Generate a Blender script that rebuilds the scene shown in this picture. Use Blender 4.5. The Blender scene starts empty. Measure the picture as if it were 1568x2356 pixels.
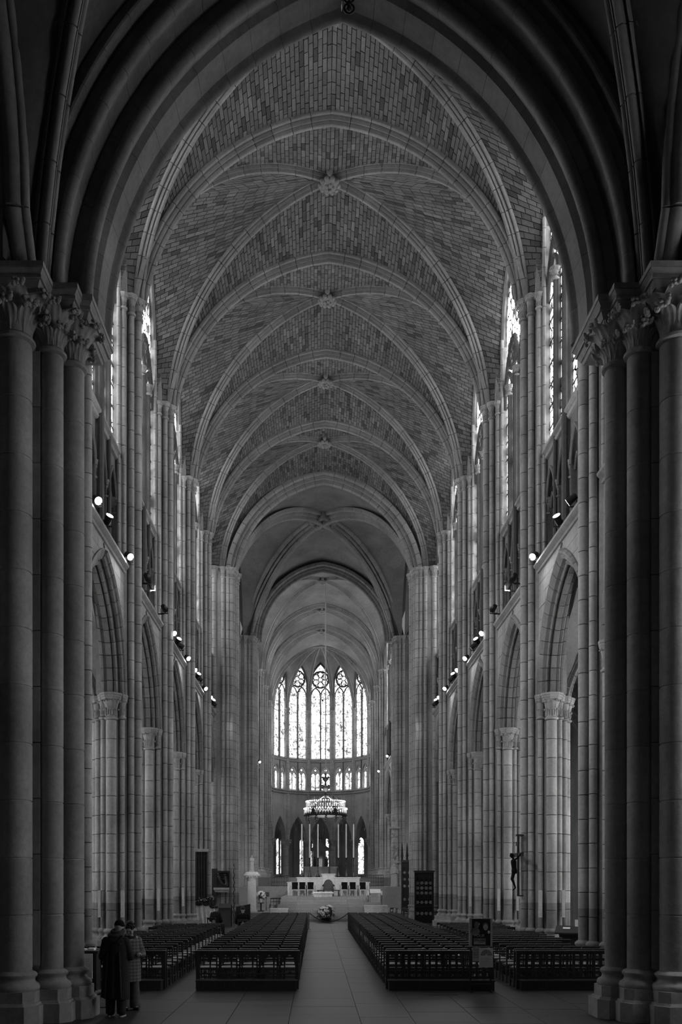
import bpy, math, random
from mathutils import Matrix, Vector
random.seed(7)
PI = math.pi
S = bpy.context.scene
COL = S.collection
R = math.radians

# ---------------------------------------------------------------- camera, world, light, exposure
cam_d = bpy.data.cameras.new('camera')
cam = bpy.data.objects.new('camera', cam_d); COL.objects.link(cam)
CX, CZ, F = -0.48, 2.4, 1984.0
cam.location = (CX, 0, CZ); cam.rotation_euler = (PI/2, 0, 0)
cam_d.sensor_fit = 'VERTICAL'; cam_d.sensor_height = 36.0; cam_d.sensor_width = 24.0
cam_d.lens = F/2356*36.0
cam_d.shift_x = (784-727)/2356; cam_d.shift_y = (2028-1178)/2356
cam_d.clip_start = 0.05; cam_d.clip_end = 400
S.camera = cam
W = bpy.data.worlds.new('overcast_sky'); S.world = W; W.use_nodes = True
W.node_tree.nodes['Background'].inputs[0].default_value = (0.8, 0.8, 0.8, 1)
W.node_tree.nodes['Background'].inputs[1].default_value = 0.25
S.view_settings.view_transform = 'Standard'
S.view_settings.look = 'None'
S.view_settings.gamma = 1.0
S.view_settings.use_curve_mapping = False
S.view_settings.exposure = 0.0
GLASS = 4.2          # radiance of the daylit clerestory glass
GLASS_APSE = 4.0
FLOOD = 130.0        # watts of one lit floodlight
cy = S.cycles
cy.max_bounces = 4; cy.diffuse_bounces = 3; cy.glossy_bounces = 2; cy.transmission_bounces = 2
cy.transparent_max_bounces = 4; cy.caustics_reflective = False; cy.caustics_refractive = False
cy.time_limit = 1250.0
cy.use_denoising = True; cy.sample_clamp_indirect = 4.0
cy.use_adaptive_sampling = True; cy.adaptive_threshold = 0.08
try: cy.use_light_tree = True
except Exception: pass

# ---------------------------------------------------------------- materials
MATS = {}
def nodes(name):
    m = bpy.data.materials.new(name); m.use_nodes = True
    nt = m.node_tree; b = nt.nodes['Principled BSDF']
    MATS[name] = m
    return m, nt, b
def mth(nt, op, a, b=None, clamp=False):
    n = nt.nodes.new('ShaderNodeMath'); n.operation = op; n.use_clamp = clamp
    for i, v in enumerate((a, b)):
        if v is None: continue
        if isinstance(v, (int, float)): n.inputs[i].default_value = v
        else: nt.links.new(v, n.inputs[i])
    return n.outputs[0]
def mrange(nt, v, a, b, c, d):
    n = nt.nodes.new('ShaderNodeMapRange'); nt.links.new(v, n.inputs[0])
    for i, q in enumerate((a, b, c, d)): n.inputs[i+1].default_value = q
    return n.outputs[0]
def noise(nt, vec, scale, detail=3, rough=0.55):
    n = nt.nodes.new('ShaderNodeTexNoise'); n.inputs['Scale'].default_value = scale
    n.inputs['Detail'].default_value = detail; n.inputs['Roughness'].default_value = rough
    if vec is not None: nt.links.new(vec, n.inputs['Vector'])
    return n.outputs[0]
def grey(nt, v, sock):
    n = nt.nodes.new('ShaderNodeCombineColor')
    for i in range(3): nt.links.new(v, n.inputs[i])
    nt.links.new(n.outputs[0], sock)
def stone(name, val, rough=0.85, obj_var=0.25, stain=0.35, tone=False, soot=False, bump=0.25, spec=0.25, streak=True):
    """limestone: large soft stains, fine grain, each separate stone a little lighter or darker"""
    m, nt, b = nodes(name)
    geo = nt.nodes.new('ShaderNodeNewGeometry'); pos = geo.outputs['Position']
    big = noise(nt, pos, 0.55, 4, 0.6)
    fine = noise(nt, pos, 9.0, 3, 0.7)
    v = mrange(nt, big, 0.3, 0.7, 1-stain*0.6, 1+stain*0.5)
    v = mth(nt, 'MULTIPLY', v, mrange(nt, fine, 0.3, 0.7, 0.86, 1.12))
    if streak:
        mp = nt.nodes.new('ShaderNodeMapping'); nt.links.new(pos, mp.inputs[0]); mp.inputs['Scale'].default_value = (1, 1, 0.08)
        st = noise(nt, mp.outputs[0], 3.0, 3, 0.6)
        v = mth(nt, 'MULTIPLY', v, mrange(nt, st, 0.3, 0.7, 0.86, 1.1))
    oi = nt.nodes.new('ShaderNodeObjectInfo')
    v = mth(nt, 'MULTIPLY', v, mrange(nt, oi.outputs['Random'], 0, 1, 1-obj_var*0.5, 1+obj_var*0.5))
    if tone:
        at = nt.nodes.new('ShaderNodeAttribute'); at.attribute_name = 'tone'
        v = mth(nt, 'MULTIPLY', v, at.outputs['Fac'])
    if soot:      # the lowest courses were never cleaned: a grubby band ending at a course line
        sx = nt.nodes.new('ShaderNodeSeparateXYZ'); nt.links.new(pos, sx.inputs[0])
        band = mth(nt, 'LESS_THAN', sx.outputs[2], 1.72)
        v = mth(nt, 'MULTIPLY', v, mrange(nt, band, 0, 1, 1.0, 0.62))
    v = mth(nt, 'MULTIPLY', v, val)
    grey(nt, v, b.inputs['Base Color'])
    b.inputs['Roughness'].default_value = rough
    b.inputs['Specular IOR Level'].default_value = spec
    if bump:
        bp = nt.nodes.new('ShaderNodeBump'); bp.inputs['Strength'].default_value = bump; bp.inputs['Distance'].default_value = 0.03
        nt.links.new(fine, bp.inputs['Height']); nt.links.new(bp.outputs[0], b.inputs['Normal'])
    return m
def plain(name, val, rough=0.6, spec=0.4, metal=0.0, var=0.15, scale=12.0, emit=None):
    m, nt, b = nodes(name)
    tc = nt.nodes.new('ShaderNodeTexCoord')
    n = noise(nt, tc.outputs['Object'], scale, 3)
    oi = nt.nodes.new('ShaderNodeObjectInfo')
    v = mth(nt, 'MULTIPLY', mrange(nt, n, 0.3, 0.7, val*(1-var), val*(1+var)), mrange(nt, oi.outputs['Random'], 0, 1, 1-var*0.5, 1+var*0.5))
    grey(nt, v, b.inputs['Base Color'])
    b.inputs['Roughness'].default_value = rough; b.inputs['Specular IOR Level'].default_value = spec
    b.inputs['Metallic'].default_value = metal
    if emit:
        b.inputs['Emission Color'].default_value = (1, 1, 1, 1); b.inputs['Emission Strength'].default_value = emit
    return m
def wood(name, val, rough=0.45):
    m, nt, b = nodes(name)
    tc = nt.nodes.new('ShaderNodeTexCoord')
    mp = nt.nodes.new('ShaderNodeMapping'); nt.links.new(tc.outputs['Object'], mp.inputs[0]); mp.inputs['Scale'].default_value = (9, 9, 1.2)
    n = noise(nt, mp.outputs[0], 4, 4, 0.6)
    oi = nt.nodes.new('ShaderNodeObjectInfo')
    v = mth(nt, 'MULTIPLY', mrange(nt, n, 0.3, 0.7, val*0.65, val*1.35), mrange(nt, oi.outputs['Random'], 0, 1, 0.8, 1.2))
    grey(nt, v, b.inputs['Base Color']); b.inputs['Roughness'].default_value = rough
    b.inputs['Specular IOR Level'].default_value = 0.4
    return m
def stained(name, strength, cell=5.0, lead=0.035, dark=0.08, light=1.0):
    """daylit leaded glass: irregular pieces of different density held in black leads"""
    m, nt, b = nodes(name)
    nt.nodes.remove(b)
    geo = nt.nodes.new('ShaderNodeNewGeometry'); pos = geo.outputs['Position']
    mp = nt.nodes.new('ShaderNodeMapping'); nt.links.new(pos, mp.inputs[0]); mp.inputs['Scale'].default_value = (cell, cell, cell*0.75)
    vo = nt.nodes.new('ShaderNodeTexVoronoi'); vo.feature = 'DISTANCE_TO_EDGE'; vo.inputs['Scale'].default_value = 1.0
    vc = nt.nodes.new('ShaderNodeTexVoronoi'); vc.inputs['Scale'].default_value = 1.0
    nt.links.new(mp.outputs[0], vo.inputs['Vector']); nt.links.new(mp.outputs[0], vc.inputs['Vector'])
    sep = nt.nodes.new('ShaderNodeSeparateColor'); nt.links.new(vc.outputs['Color'], sep.inputs[0])
    glass = mrange(nt, sep.outputs[0], 0.12, 0.45, dark, light)
    big = noise(nt, pos, 1.6, 3, 0.6)
    glass = mth(nt, 'MULTIPLY', glass, mrange(nt, big, 0.38, 0.5, 0.35, 1.0))
    edge = mth(nt, 'GREATER_THAN', vo.outputs['Distance'], lead)
    v = mth(nt, 'MULTIPLY', mth(nt, 'MULTIPLY', glass, edge), strength)
    e = nt.nodes.new('ShaderNodeEmission'); nt.links.new(v, e.inputs['Strength'])
    e.inputs['Color'].default_value = (1, 1, 1, 1)
    nt.links.new(e.outputs[0], nt.nodes['Material Output'].inputs['Surface'])
    return m
def lamp(name, strength):
    m, nt, b = nodes(name); nt.nodes.remove(b)
    e = nt.nodes.new('ShaderNodeEmission'); e.inputs['Strength'].default_value = strength
    nt.links.new(e.outputs[0], nt.nodes['Material Output'].inputs['Surface'])
    return m
stone('stone', 0.46, soot=True, obj_var=0.16, stain=0.5)
stone('wall_stone', 0.38, soot=True, obj_var=0.14, stain=0.3)
stone('shaded_arch_stone', 0.25, obj_var=0.2, stain=0.4)  # darker stone copy: shade from the dark aisle side put into the colour
stone('shaded_stone', 0.22, obj_var=0.14, stain=0.4)  # darker stone copy: backlit window walls and aisle shade put into the colour
stone('rib_stone', 0.30, obj_var=0.22, stain=0.4, streak=False)
stone('brick', 0.165, tone=True, obj_var=0.0, stain=0.3, bump=0.4, streak=False)
stone('mortar', 0.06, obj_var=0.0, stain=0.3, streak=False)
stone('web_plain', 0.25, obj_var=0.1, stain=0.5, streak=False)
stone('porch_stone', 0.30, obj_var=0.16, stain=0.45, bump=0.3)
stone('shaded_porch_stone', 0.19, obj_var=0.1, stain=0.4)  # darker copy of the porch stone, the arch's shade put into its colour
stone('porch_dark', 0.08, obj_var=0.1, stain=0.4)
stone('tracery', 0.13, obj_var=0.1)  # mullions darkened in colour to stand as backlit silhouettes
stone('floor_stone', 0.042, rough=0.48, obj_var=0.3, stain=0.25, bump=0.05, spec=0.2, streak=False)
stone('step_stone', 0.25, rough=0.5, obj_var=0.2, stain=0.25, bump=0.1, streak=False)
stone('white_stone', 0.75, rough=0.6, obj_var=0.1, stain=0.25, bump=0.1)
stone('marble', 0.5, rough=0.35, obj_var=0.05, stain=0.9, bump=0.0)
stone('statue_stone', 0.45, rough=0.7, obj_var=0.1, stain=0.4, bump=0.1)
wood('dark_wood', 0.035); wood('chair_wood', 0.05, 0.4); wood('black_wood', 0.016, 0.5); wood('desk_wood', 0.06)
plain('straw', 0.36, 0.8, 0.2, var=0.3, scale=40)
plain('iron', 0.02, 0.5, 0.4); plain('bronze', 0.06, 0.4, 0.6, 0.7); plain('gilt', 0.5, 0.3, 0.6, 0.8)
plain('white_paint', 0.6, 0.5); plain('pale_grey', 0.6, 0.6); plain('lead_black', 0.012, 0.6)
plain('paper', 0.85, 0.8, 0.1, var=0.06); plain('paper_grey', 0.58, 0.8, 0.1); plain('ink', 0.045, 0.8, 0.1, var=0.4); plain('ink_mid', 0.2, 0.8, 0.1, var=0.5, scale=6)
plain('wax', 0.66, 0.5, 0.4, var=0.04); plain('cloth_white', 0.82, 0.9, 0.1, var=0.15, scale=5); plain('cloth_dark', 0.05, 0.9, 0.1, var=0.8, scale=14)
plain('coat_dark', 0.028, 0.9, 0.15, var=0.2, scale=30); plain('coat_black', 0.008, 0.9, 0.15); plain('trousers', 0.10, 0.9, 0.15, var=0.2)
plain('skin', 0.32, 0.55, 0.4, var=0.05); plain('hair', 0.012, 0.5, 0.4, var=0.4, scale=60); plain('scarf', 0.07, 0.95, 0.1, var=0.4, scale=30)
plain('shoe', 0.32, 0.6, 0.3); plain('petal', 0.72, 0.7, 0.2, var=0.1); plain('leaf_green', 0.06, 0.6, 0.3, var=0.4)
plain('lead_cap', 0.10, 0.5); plain('rope_dark', 0.04, 0.8, 0.2); plain('rope_pale', 0.6, 0.5, 0.3)
stained('stained_glass', GLASS, cell=4.4, lead=0.055, dark=0.06); stained('stained_glass_apse', GLASS_APSE, cell=6.5, lead=0.05, dark=0.2); stained('plain_glass', GLASS*0.9, cell=3.0, lead=0.02, dark=0.6)
stained('aisle_glass', 10.0, cell=3.0); stained('aisle_glass_south', 15.0, cell=3.0); stained('porch_fill_glass', 7.5, cell=3.0, lead=0.02, dark=0.6)
stained('door_fill_glass', 2.4, cell=3.0, lead=0.02, dark=0.6)
lamp('lamp_glow', 14.0); lamp('bulb_glow', 12.0)
def plaid():
    m, nt, b = nodes('plaid')
    tc = nt.nodes.new('ShaderNodeTexCoord'); sx = nt.nodes.new('ShaderNodeSeparateXYZ'); nt.links.new(tc.outputs['Object'], sx.inputs[0])
    def band(s, f): return mth(nt, 'GREATER_THAN', mth(nt, 'FRACT', mth(nt, 'MULTIPLY', s, f)), 0.6)
    h = band(sx.outputs[2], 16.0); w = band(sx.outputs[0], 14.0)
    v = mth(nt, 'ADD', 0.07, mth(nt, 'ADD', mth(nt, 'MULTIPLY', h, 0.06), mth(nt, 'MULTIPLY', w, 0.05)))
    grey(nt, v, b.inputs['Base Color']); b.inputs['Roughness'].default_value = 0.9
plaid()

# ---------------------------------------------------------------- mesh helpers
class MB:
    def __init__(s): s.v = []; s.f = []; s.t = []; s.tone = 1.0
    def face(s, idx): s.f.append(idx); s.t.append(s.tone)
    def add(s, pts, faces):
        o = len(s.v); s.v.extend([tuple(p) for p in pts])
        for f in faces: s.face([o+i for i in f])
        return s
    def box(s, x0, x1, y0, y1, z0, z1):
        p = [(x0,y0,z0),(x1,y0,z0),(x1,y1,z0),(x0,y1,z0),(x0,y0,z1),(x1,y0,z1),(x1,y1,z1),(x0,y1,z1)]
        return s.add(p, [(0,3,2,1),(4,5,6,7),(0,1,5,4),(1,2,6,5),(2,3,7,6),(3,0,4,7)])
    def bar(s, a, b, w, h=None, up=(0,0,1)):
        """rectangular bar from a to b"""
        h = h or w; a = Vector(a); b = Vector(b); d = (b-a).normalized(); u = Vector(up)
        if abs(d.dot(u)) > 0.98: u = Vector((0,1,0))
        x = d.cross(u).normalized(); y = x.cross(d)
        p = []
        for c in (a, b):
            for sx, sy in ((-1,-1),(1,-1),(1,1),(-1,1)): p.append(c + x*(sx*w/2) + y*(sy*h/2))
        return s.add(p, [(0,1,2,3),(7,6,5,4),(0,4,5,1),(1,5,6,2),(2,6,7,3),(3,7,4,0)])
    def prism(s, poly, z0, z1, taper=1.0, c=(0,0)):
        n = len(poly)
        p = [(x,y,z0) for x,y in poly] + [(c[0]+(x-c[0])*taper, c[1]+(y-c[1])*taper, z1) for x,y in poly]
        return s.add(p, [tuple(range(n-1,-1,-1)), tuple(range(n,2*n))] + [(i,(i+1)%n,n+(i+1)%n,n+i) for i in range(n)])
    def lathe(s, prof, n=12, c=(0,0,0), cap=True, a0=0.0):
        p = []; fs = []
        for r, z in prof:
            for k in range(n):
                a = a0+2*PI*k/n; p.append((c[0]+r*math.cos(a), c[1]+r*math.sin(a), c[2]+z))
        for i in range(len(prof)-1):
            for k in range(n):
                k2 = (k+1)%n; fs.append((i*n+k, i*n+k2, (i+1)*n+k2, (i+1)*n+k))
        if cap:
            fs.append(tuple(range(n-1,-1,-1))); m = (len(prof)-1)*n; fs.append(tuple(range(m, m+n)))
        return s.add(p, fs)
    def tube(s, path, r, n=6, cap=True, closed=False):
        path = [Vector(q) for q in path]; m = len(path); rs = r if isinstance(r, (list, tuple)) else [r]*m
        p = []; prev = None
        for i, q in enumerate(path):
            if closed: d = (path[(i+1)%m]-path[i-1]).normalized()
            else: d = (path[min(i+1,m-1)]-path[max(i-1,0)]).normalized()
            if prev is None:
                u = Vector((0,0,1)) if abs(d.z) < 0.9 else Vector((0,1,0))
                x = d.cross(u).normalized()
            else:
                x = (prev - d*prev.dot(d)).normalized()
            prev = x; y = d.cross(x)
            for k in range(n):
                a = 2*PI*k/n + PI/n; p.append(q + x*(rs[i]*math.cos(a)) + y*(rs[i]*math.sin(a)))
        fs = []
        for i in range(m if closed else m-1):
            j = (i+1)%m
            for k in range(n):
                k2 = (k+1)%n; fs.append((i*n+k, i*n+k2, j*n+k2, j*n+k))
        if cap and not closed: fs += [tuple(range(n-1,-1,-1)), tuple(range((m-1)*n, m*n))]
        return s.add(p, fs)
    def ball(s, c, r, n=8, m=5, sc=(1,1,1)):
        p = [(c[0],c[1],c[2]-r*sc[2])]; fs = []
        for i in range(1, m):
            ph = -PI/2+PI*i/m
            for k in range(n):
                a = 2*PI*k/n; p.append((c[0]+sc[0]*r*math.cos(ph)*math.cos(a), c[1]+sc[1]*r*math.cos(ph)*math.sin(a), c[2]+sc[2]*r*math.sin(ph)))
        p.append((c[0],c[1],c[2]+r*sc[2])); L = len(p)-1
        for k in range(n):
            k2 = (k+1)%n; fs.append((0,1+k2,1+k)); fs.append((L, 1+(m-2)*n+k, 1+(m-2)*n+k2))
            for i in range(m-2): fs.append((1+i*n+k,1+i*n+k2,1+(i+1)*n+k2,1+(i+1)*n+k))
        return s.add(p, fs)
    def loft(s, rings, cap=True):
        n = len(rings[0]); p = [q for r in rings for q in r]; fs = []
        for i in range(len(rings)-1):
            for k in range(n):
                k2 = (k+1)%n; fs.append((i*n+k,i*n+k2,(i+1)*n+k2,(i+1)*n+k))
        if cap: fs += [tuple(range(n-1,-1,-1)), tuple(range((len(rings)-1)*n, len(rings)*n))]
        return s.add(p, fs)
    def xform(s, M):
        s.v = [tuple(M @ Vector(p)) for p in s.v]; return s
    def join(s, o, M=None):
        return s.add([tuple(M @ Vector(p)) for p in o.v] if M else o.v, o.f)
    def mesh(s, name, mat, smooth=0.6, tone=False):
        me = bpy.data.meshes.new(name); me.from_pydata(s.v, [], s.f)
        me.materials.append(MATS[mat])
        if smooth:
            me.polygons.foreach_set('use_smooth', [True]*len(s.f)); me.set_sharp_from_angle(angle=smooth)
        if tone:
            a = me.attributes.new('tone', 'FLOAT', 'FACE'); a.data.foreach_set('value', s.t)
        me.update(); return me
def ell(c, rx, ry, n=14, rot=0.0, tilt=None):
    out = []
    for k in range(n):
        a = 2*PI*k/n; x = rx*math.cos(a); y = ry*math.sin(a)
        out.append((c[0]+x*math.cos(rot)-y*math.sin(rot), c[1]+x*math.sin(rot)+y*math.cos(rot), c[2]+(tilt(x,y) if tilt else 0)))
    return out
def put(name, mesh, parent=None, loc=(0,0,0), rz=0.0, M=None, scale=None, label=None):
    o = bpy.data.objects.new(name, mesh); COL.objects.link(o)
    if parent is not None: o.parent = parent
    if M is not None: o.matrix_basis = M
    else:
        o.location = loc
        if rz: o.rotation_euler = (0,0,rz)
        if scale is not None: o.scale = scale if isinstance(scale, tuple) else (scale,)*3
    if label: o['label'] = label
    return o
def tag(o, label=None, cat=None, group=None, kind=None):
    if label: o['label'] = label
    if cat: o['category'] = cat
    if group: o['group'] = group
    if kind: o['kind'] = kind
    return o
def thing(name, label, cat, loc=(0,0,0), rz=0.0, group=None, kind=None):
    o = put(name, None, None, loc, rz); o.empty_display_size = 0.2
    return tag(o, label, cat, group, kind)
def structure(name, label=None, loc=(0,0,0), mesh=None):
    o = put(name, mesh, None, loc); return tag(o, label, None, None, 'structure')
def copy_tree(o, parent=None, depth=0):
    c = o.copy(); COL.objects.link(c)
    if parent is not None: c.parent = parent
    for ch in KIDS.get(o.name, ()): copy_tree(ch, c, depth+1)
    return c
KIDS = {}
def remember(root):
    """index the children of a prototype once, so copies need no search"""
    allp = [o for o in COL.objects]
    for o in allp:
        if o.parent is not None: KIDS.setdefault(o.parent.name, []).append(o)
ORD = ['zeroth','first','second','third','fourth','fifth','sixth','seventh','eighth','ninth','tenth','eleventh','twelfth','thirteenth','fourteenth','fifteenth','sixteenth','seventeenth','eighteenth','nineteenth','twentieth','twenty-first','twenty-second','twenty-third','twenty-fourth','twenty-fifth','twenty-sixth','twenty-seventh','twenty-eighth','twenty-ninth','thirtieth','thirty-first','thirty-second']
def pix(p):
    d = p[1]; return (727+(p[0]-CX)*F/d, 2028-(p[2]-CZ)*F/d)

# ---- arches: half-span h, rise r; p = how far the centre lies past the middle (0 = round, larger = more pointed)
class Arc:
    def __init__(s, h, r, p=None):
        if p is None: s.R = (r*r+h*h)/(2*h); s.p = s.R-h; s.cz = 0.0
        else:
            s.p = p; s.cz = (r*r+p*p-(h+p)**2)/(2*r); s.R = math.hypot(h+p, s.cz)
        s.h = h; s.r = r
        s.t0 = math.atan2(-s.cz, h+s.p); s.t1 = math.atan2(r-s.cz, s.p)
    def at(s, t, off=0.0):         # t 0 at the springing .. 1 at the apex -> (distance from the middle, height)
        a = s.t0+(s.t1-s.t0)*t; q = s.R+off
        return (q*math.cos(a)-s.p, s.cz+q*math.sin(a))
    def z(s, x): return s.cz+math.sqrt(max(0.0, s.R**2-(abs(x)+s.p)**2))
    def half(s, z):                # half-width at height z above the springing
        q = z-s.cz
        return math.sqrt(max(0.0, s.R**2-q*q))-s.p if z < s.r else 0.0
def arch_line(arc, n=10, zs=0.0, off=0.0):
    """open polyline from the left springing over the apex to the right one, in (u, z)"""
    L = [(-arc.at(i/n, off)[0], zs+arc.at(i/n, off)[1]) for i in range(n)]
    q = arc.at(1, off); zt = zs+q[1]
    if off: zt = zs+arc.cz+math.sqrt((arc.R+off)**2-arc.p**2)
    return L+[(0.0, zt)]+[(-a, b) for a, b in reversed(L)]
def arch_top(arc, off): return arc.cz+math.sqrt((arc.R+off)**2-arc.p**2)
def voussoir(profile, rad, dang, gap, steps=1, mat='rib_stone'):
    """one wedge of an arch: profile (radial offset, thickness) swept through an angle in the local XZ plane"""
    m = MB(); g = gap/rad; rings = []
    for i in range(steps+1):
        a = g/2+(dang-g)*i/steps; c, q = math.cos(a), math.sin(a)
        rings.append([((rad+o)*c, t, (rad+o)*q) for o, t in profile])
    m.loft(rings); return m.mesh('voussoir', mat, 0.5)
def rib_half(profile, arc, n, parent, origin, yaw, name='voussoir', gap=0.022, cache=None, joined=None, mat='rib_stone', stretch=1.0):
    """half an arch from its springing: n wedges sharing one mesh, or joined into one mesh when joined is an MB"""
    dang = (arc.t1-arc.t0)/n
    base = Matrix.Translation(origin) @ Matrix.Rotation(yaw, 4, 'Z') @ Matrix.Translation((-arc.p, 0, arc.cz))
    if joined is not None:
        for i in range(n):
            m = MB(); g = gap/arc.R; rings = []
            for a in (g/2, dang-g/2):
                c, q = math.cos(a), math.sin(a); rings.append([((arc.R+o)*c, t, (arc.R+o)*q) for o, t in profile])
            m.loft(rings); joined.join(m, base @ Matrix.Rotation(-(arc.t0+dang*i), 4, 'Y'))
        return
    key = (id(profile), round(arc.R,4), round(dang,5), mat)
    if key not in VOUS: VOUS[key] = voussoir(profile, arc.R, dang, gap, 2, mat)
    for i in range(n):
        put(name, VOUS[key], parent, M=base @ Matrix.Rotation(-(arc.t0+dang*i), 4, 'Y'))
VOUS = {}
# rib sections (radial offset below the web, thickness across)
def rib_profile(w, d, k=1.0):
    """edge roll by the web, deep hollow, straight band, deep hollow, bold soffit roll"""
    h = w/2; H = []
    def arcp(cx, cy, r, a0, a1, n):
        for i in range(n+1):
            a = a0+(a1-a0)*i/n; H.append((cx+r*math.cos(a), cy+r*math.sin(a)))
    r = 0.2*h
    H.append((0.06, -h+0.01)); arcp(-r*0.9, -h+r, r, -PI*0.42, -PI*1.35, 7)
    H.append((0.0, -h*0.60)); H.append((0.0, -h*0.50)); H.append((-d*0.30, -h*0.52)); H.append((-d*0.58, -h*0.50)); H.append((-d*0.62, -h*0.44)); H.append((-d*0.30, -h*0.36)); H.append((-d*0.30, -h*0.24))
    q = h*0.26; arcp(-d+q, 0, q, -PI*0.66, -PI, 5)
    return H+[(x, -y) for x, y in reversed(H[:-1])]
RIB_T = rib_profile(0.47, 0.33)
RIB_D = rib_profile(0.35, 0.28)
RIB_X = rib_profile(1.15, 0.62)
RIB_W = rib_profile(0.22, 0.14)

# ---- carved pieces shared by many piers
def drum_profile(r, h, ch=0.008): return [(r-ch, 0), (r, ch), (r, h-ch), (r-ch, h)]
CACHE = {}
def drum_mesh(r, h, mat='stone', n=14):
    k = ('drum', r, h, mat)
    if k not in CACHE: CACHE[k] = MB().lathe(drum_profile(r, h-0.016), n).mesh('drum', mat, 0.6)
    return CACHE[k]
def shaft_mesh(r, z0, z1, step=0.62, mat='stone', n=12, grooves=True):
    k = ('shaft', r, z0, z1, mat, grooves)
    if k in CACHE: return CACHE[k]
    prof = []; z = z0
    if not grooves: prof = [(r-0.022, z0), (r-0.022, z1)]; mat = 'mortar'
    else:
        while z < z1-0.05:
            e = min(z+step, z1); g = 0.02
            prof += [(r-g, z), (r-g, z+0.012), (r, z+0.014), (r, e-0.008), (r-g, e-0.006)]
            z = e
    me = MB().lathe(prof, n).mesh('shaft', mat, 0.6)
    if grooves:                    # the open joints between the drums show dark mortar
        me.materials.append(MATS['mortar'])
        for i in range(len(prof)-1):
            if prof[i][0] < r-0.01 and prof[i+1][0] < r-0.01:
                for q in range(i*n, i*n+n): me.polygons[q].material_index = 1
    CACHE[k] = me; return me
def base_mesh(r, h=0.42, mat='stone', n=14):
    """attic base: plinth block, lower torus, scotia, upper torus"""
    k = ('base', r, h, mat)
    if k in CACHE: return CACHE[k]
    m = MB(); q = h/0.42
    pr = [(r+0.11,0),(r+0.13,0.03*q),(r+0.14,0.08*q),(r+0.12,0.14*q),(r+0.07,0.17*q),(r+0.045,0.22*q),(r+0.05,0.27*q),(r+0.08,0.30*q),(r+0.085,0.34*q),(r+0.06,0.38*q),(r,0.42*q)]
    m.lathe(pr, n); CACHE[k] = m.mesh('base_moulding', mat, 0.8); return CACHE[k]
def crocket(m, r0, r1, z0, z1, a, ball):
    pts = []
    for i in range(6):
        t = i/5; rr = r0+(r1-r0)*(t**2.2); z = z0+(z1-z0)*math.sin(t*PI*0.56)/math.sin(PI*0.5)
        pts.append((rr*math.cos(a), rr*math.sin(a), min(z, z1)))
    m.tube(pts, [ball*0.75, ball*0.7, ball*0.6, ball*0.55, ball*0.6, ball*0.7], 5)
    for k in range(3):
        b = a+(k-1)*0.16; q = r1+ball*0.25
        m.ball((q*math.cos(b), q*math.sin(b), z1-ball*0.5-(0.5*ball if k != 1 else 0)), ball*0.75, 6, 4)
def capital_meshes(r, h, mat='stone', n=12, leaves=8, spread=1.75, ab=0.24):
    """bell with necking ring, crockets, and an eight-sided moulded abacus"""
    k = ('cap', r, h, mat)
    if k in CACHE: return CACHE[k]
    bell = MB().lathe([(r,0),(r+0.045,0.015),(r+0.055,0.05),(r+0.02,0.08),(r*1.0,0.1),(r*1.04,h*0.45),(r*1.2,h*0.72),(r*1.55,h*0.92),(r*1.6,h)], n)
    cr = MB()
    for i in range(leaves): crocket(cr, r*1.02, r*spread, 0.1*h+0.08, h*0.97, 2*PI*i/leaves+PI/leaves, r*0.26)
    for i in range(leaves): crocket(cr, r*1.02, r*spread*0.78, 0.1*h+0.05, h*0.56, 2*PI*i/leaves, r*0.2)
    q = r*spread*1.12; A = MB()
    for (s0, s1, z0, z1) in ((0.86,0.94,h,h+ab*0.3),(0.96,1.0,h+ab*0.33,h+ab*0.66),(1.06,1.06,h+ab*0.68,h+ab)):
        poly = [(q*s0*math.cos(PI/8+PI*i/4)*1.08, q*s0*math.sin(PI/8+PI*i/4)*1.08) for i in range(8)]
        A.prism(poly, z0, z1, s1/s0)
    CACHE[k] = (bell.mesh('bell', mat, 0.7), cr.mesh('crockets', mat, 0.9), A.mesh('abacus', mat, 0.4)); return CACHE[k]
def capital(parent, r, h, loc, mat='stone', **kw):
    b, c, a = capital_meshes(r, h, mat, **kw)
    o = put('capital', b, parent, loc); put('crockets', c, o); put('abacus', a, o)
    return o

# ================================================================ the building
YP = [21.8, 28.0, 34.2, 40.4, 46.6]          # nave piers; the crossing piers stand at 52.8 and 67.2
XW, XE = 52.8, 67.2
PX = 6.95                                    # distance of the arcade line from the nave axis
ZS = 21.15                                   # springing of the high vault
wallL = structure('wall_left', 'north elevation of the nave: arcade, triforium and clerestory')
wallR = structure('wall_right', 'south elevation of the nave: arcade, triforium and clerestory')
NBLOCK = {-1: 0, 1: 0}
PORCH = Arc(4.45, 6.25)

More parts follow.
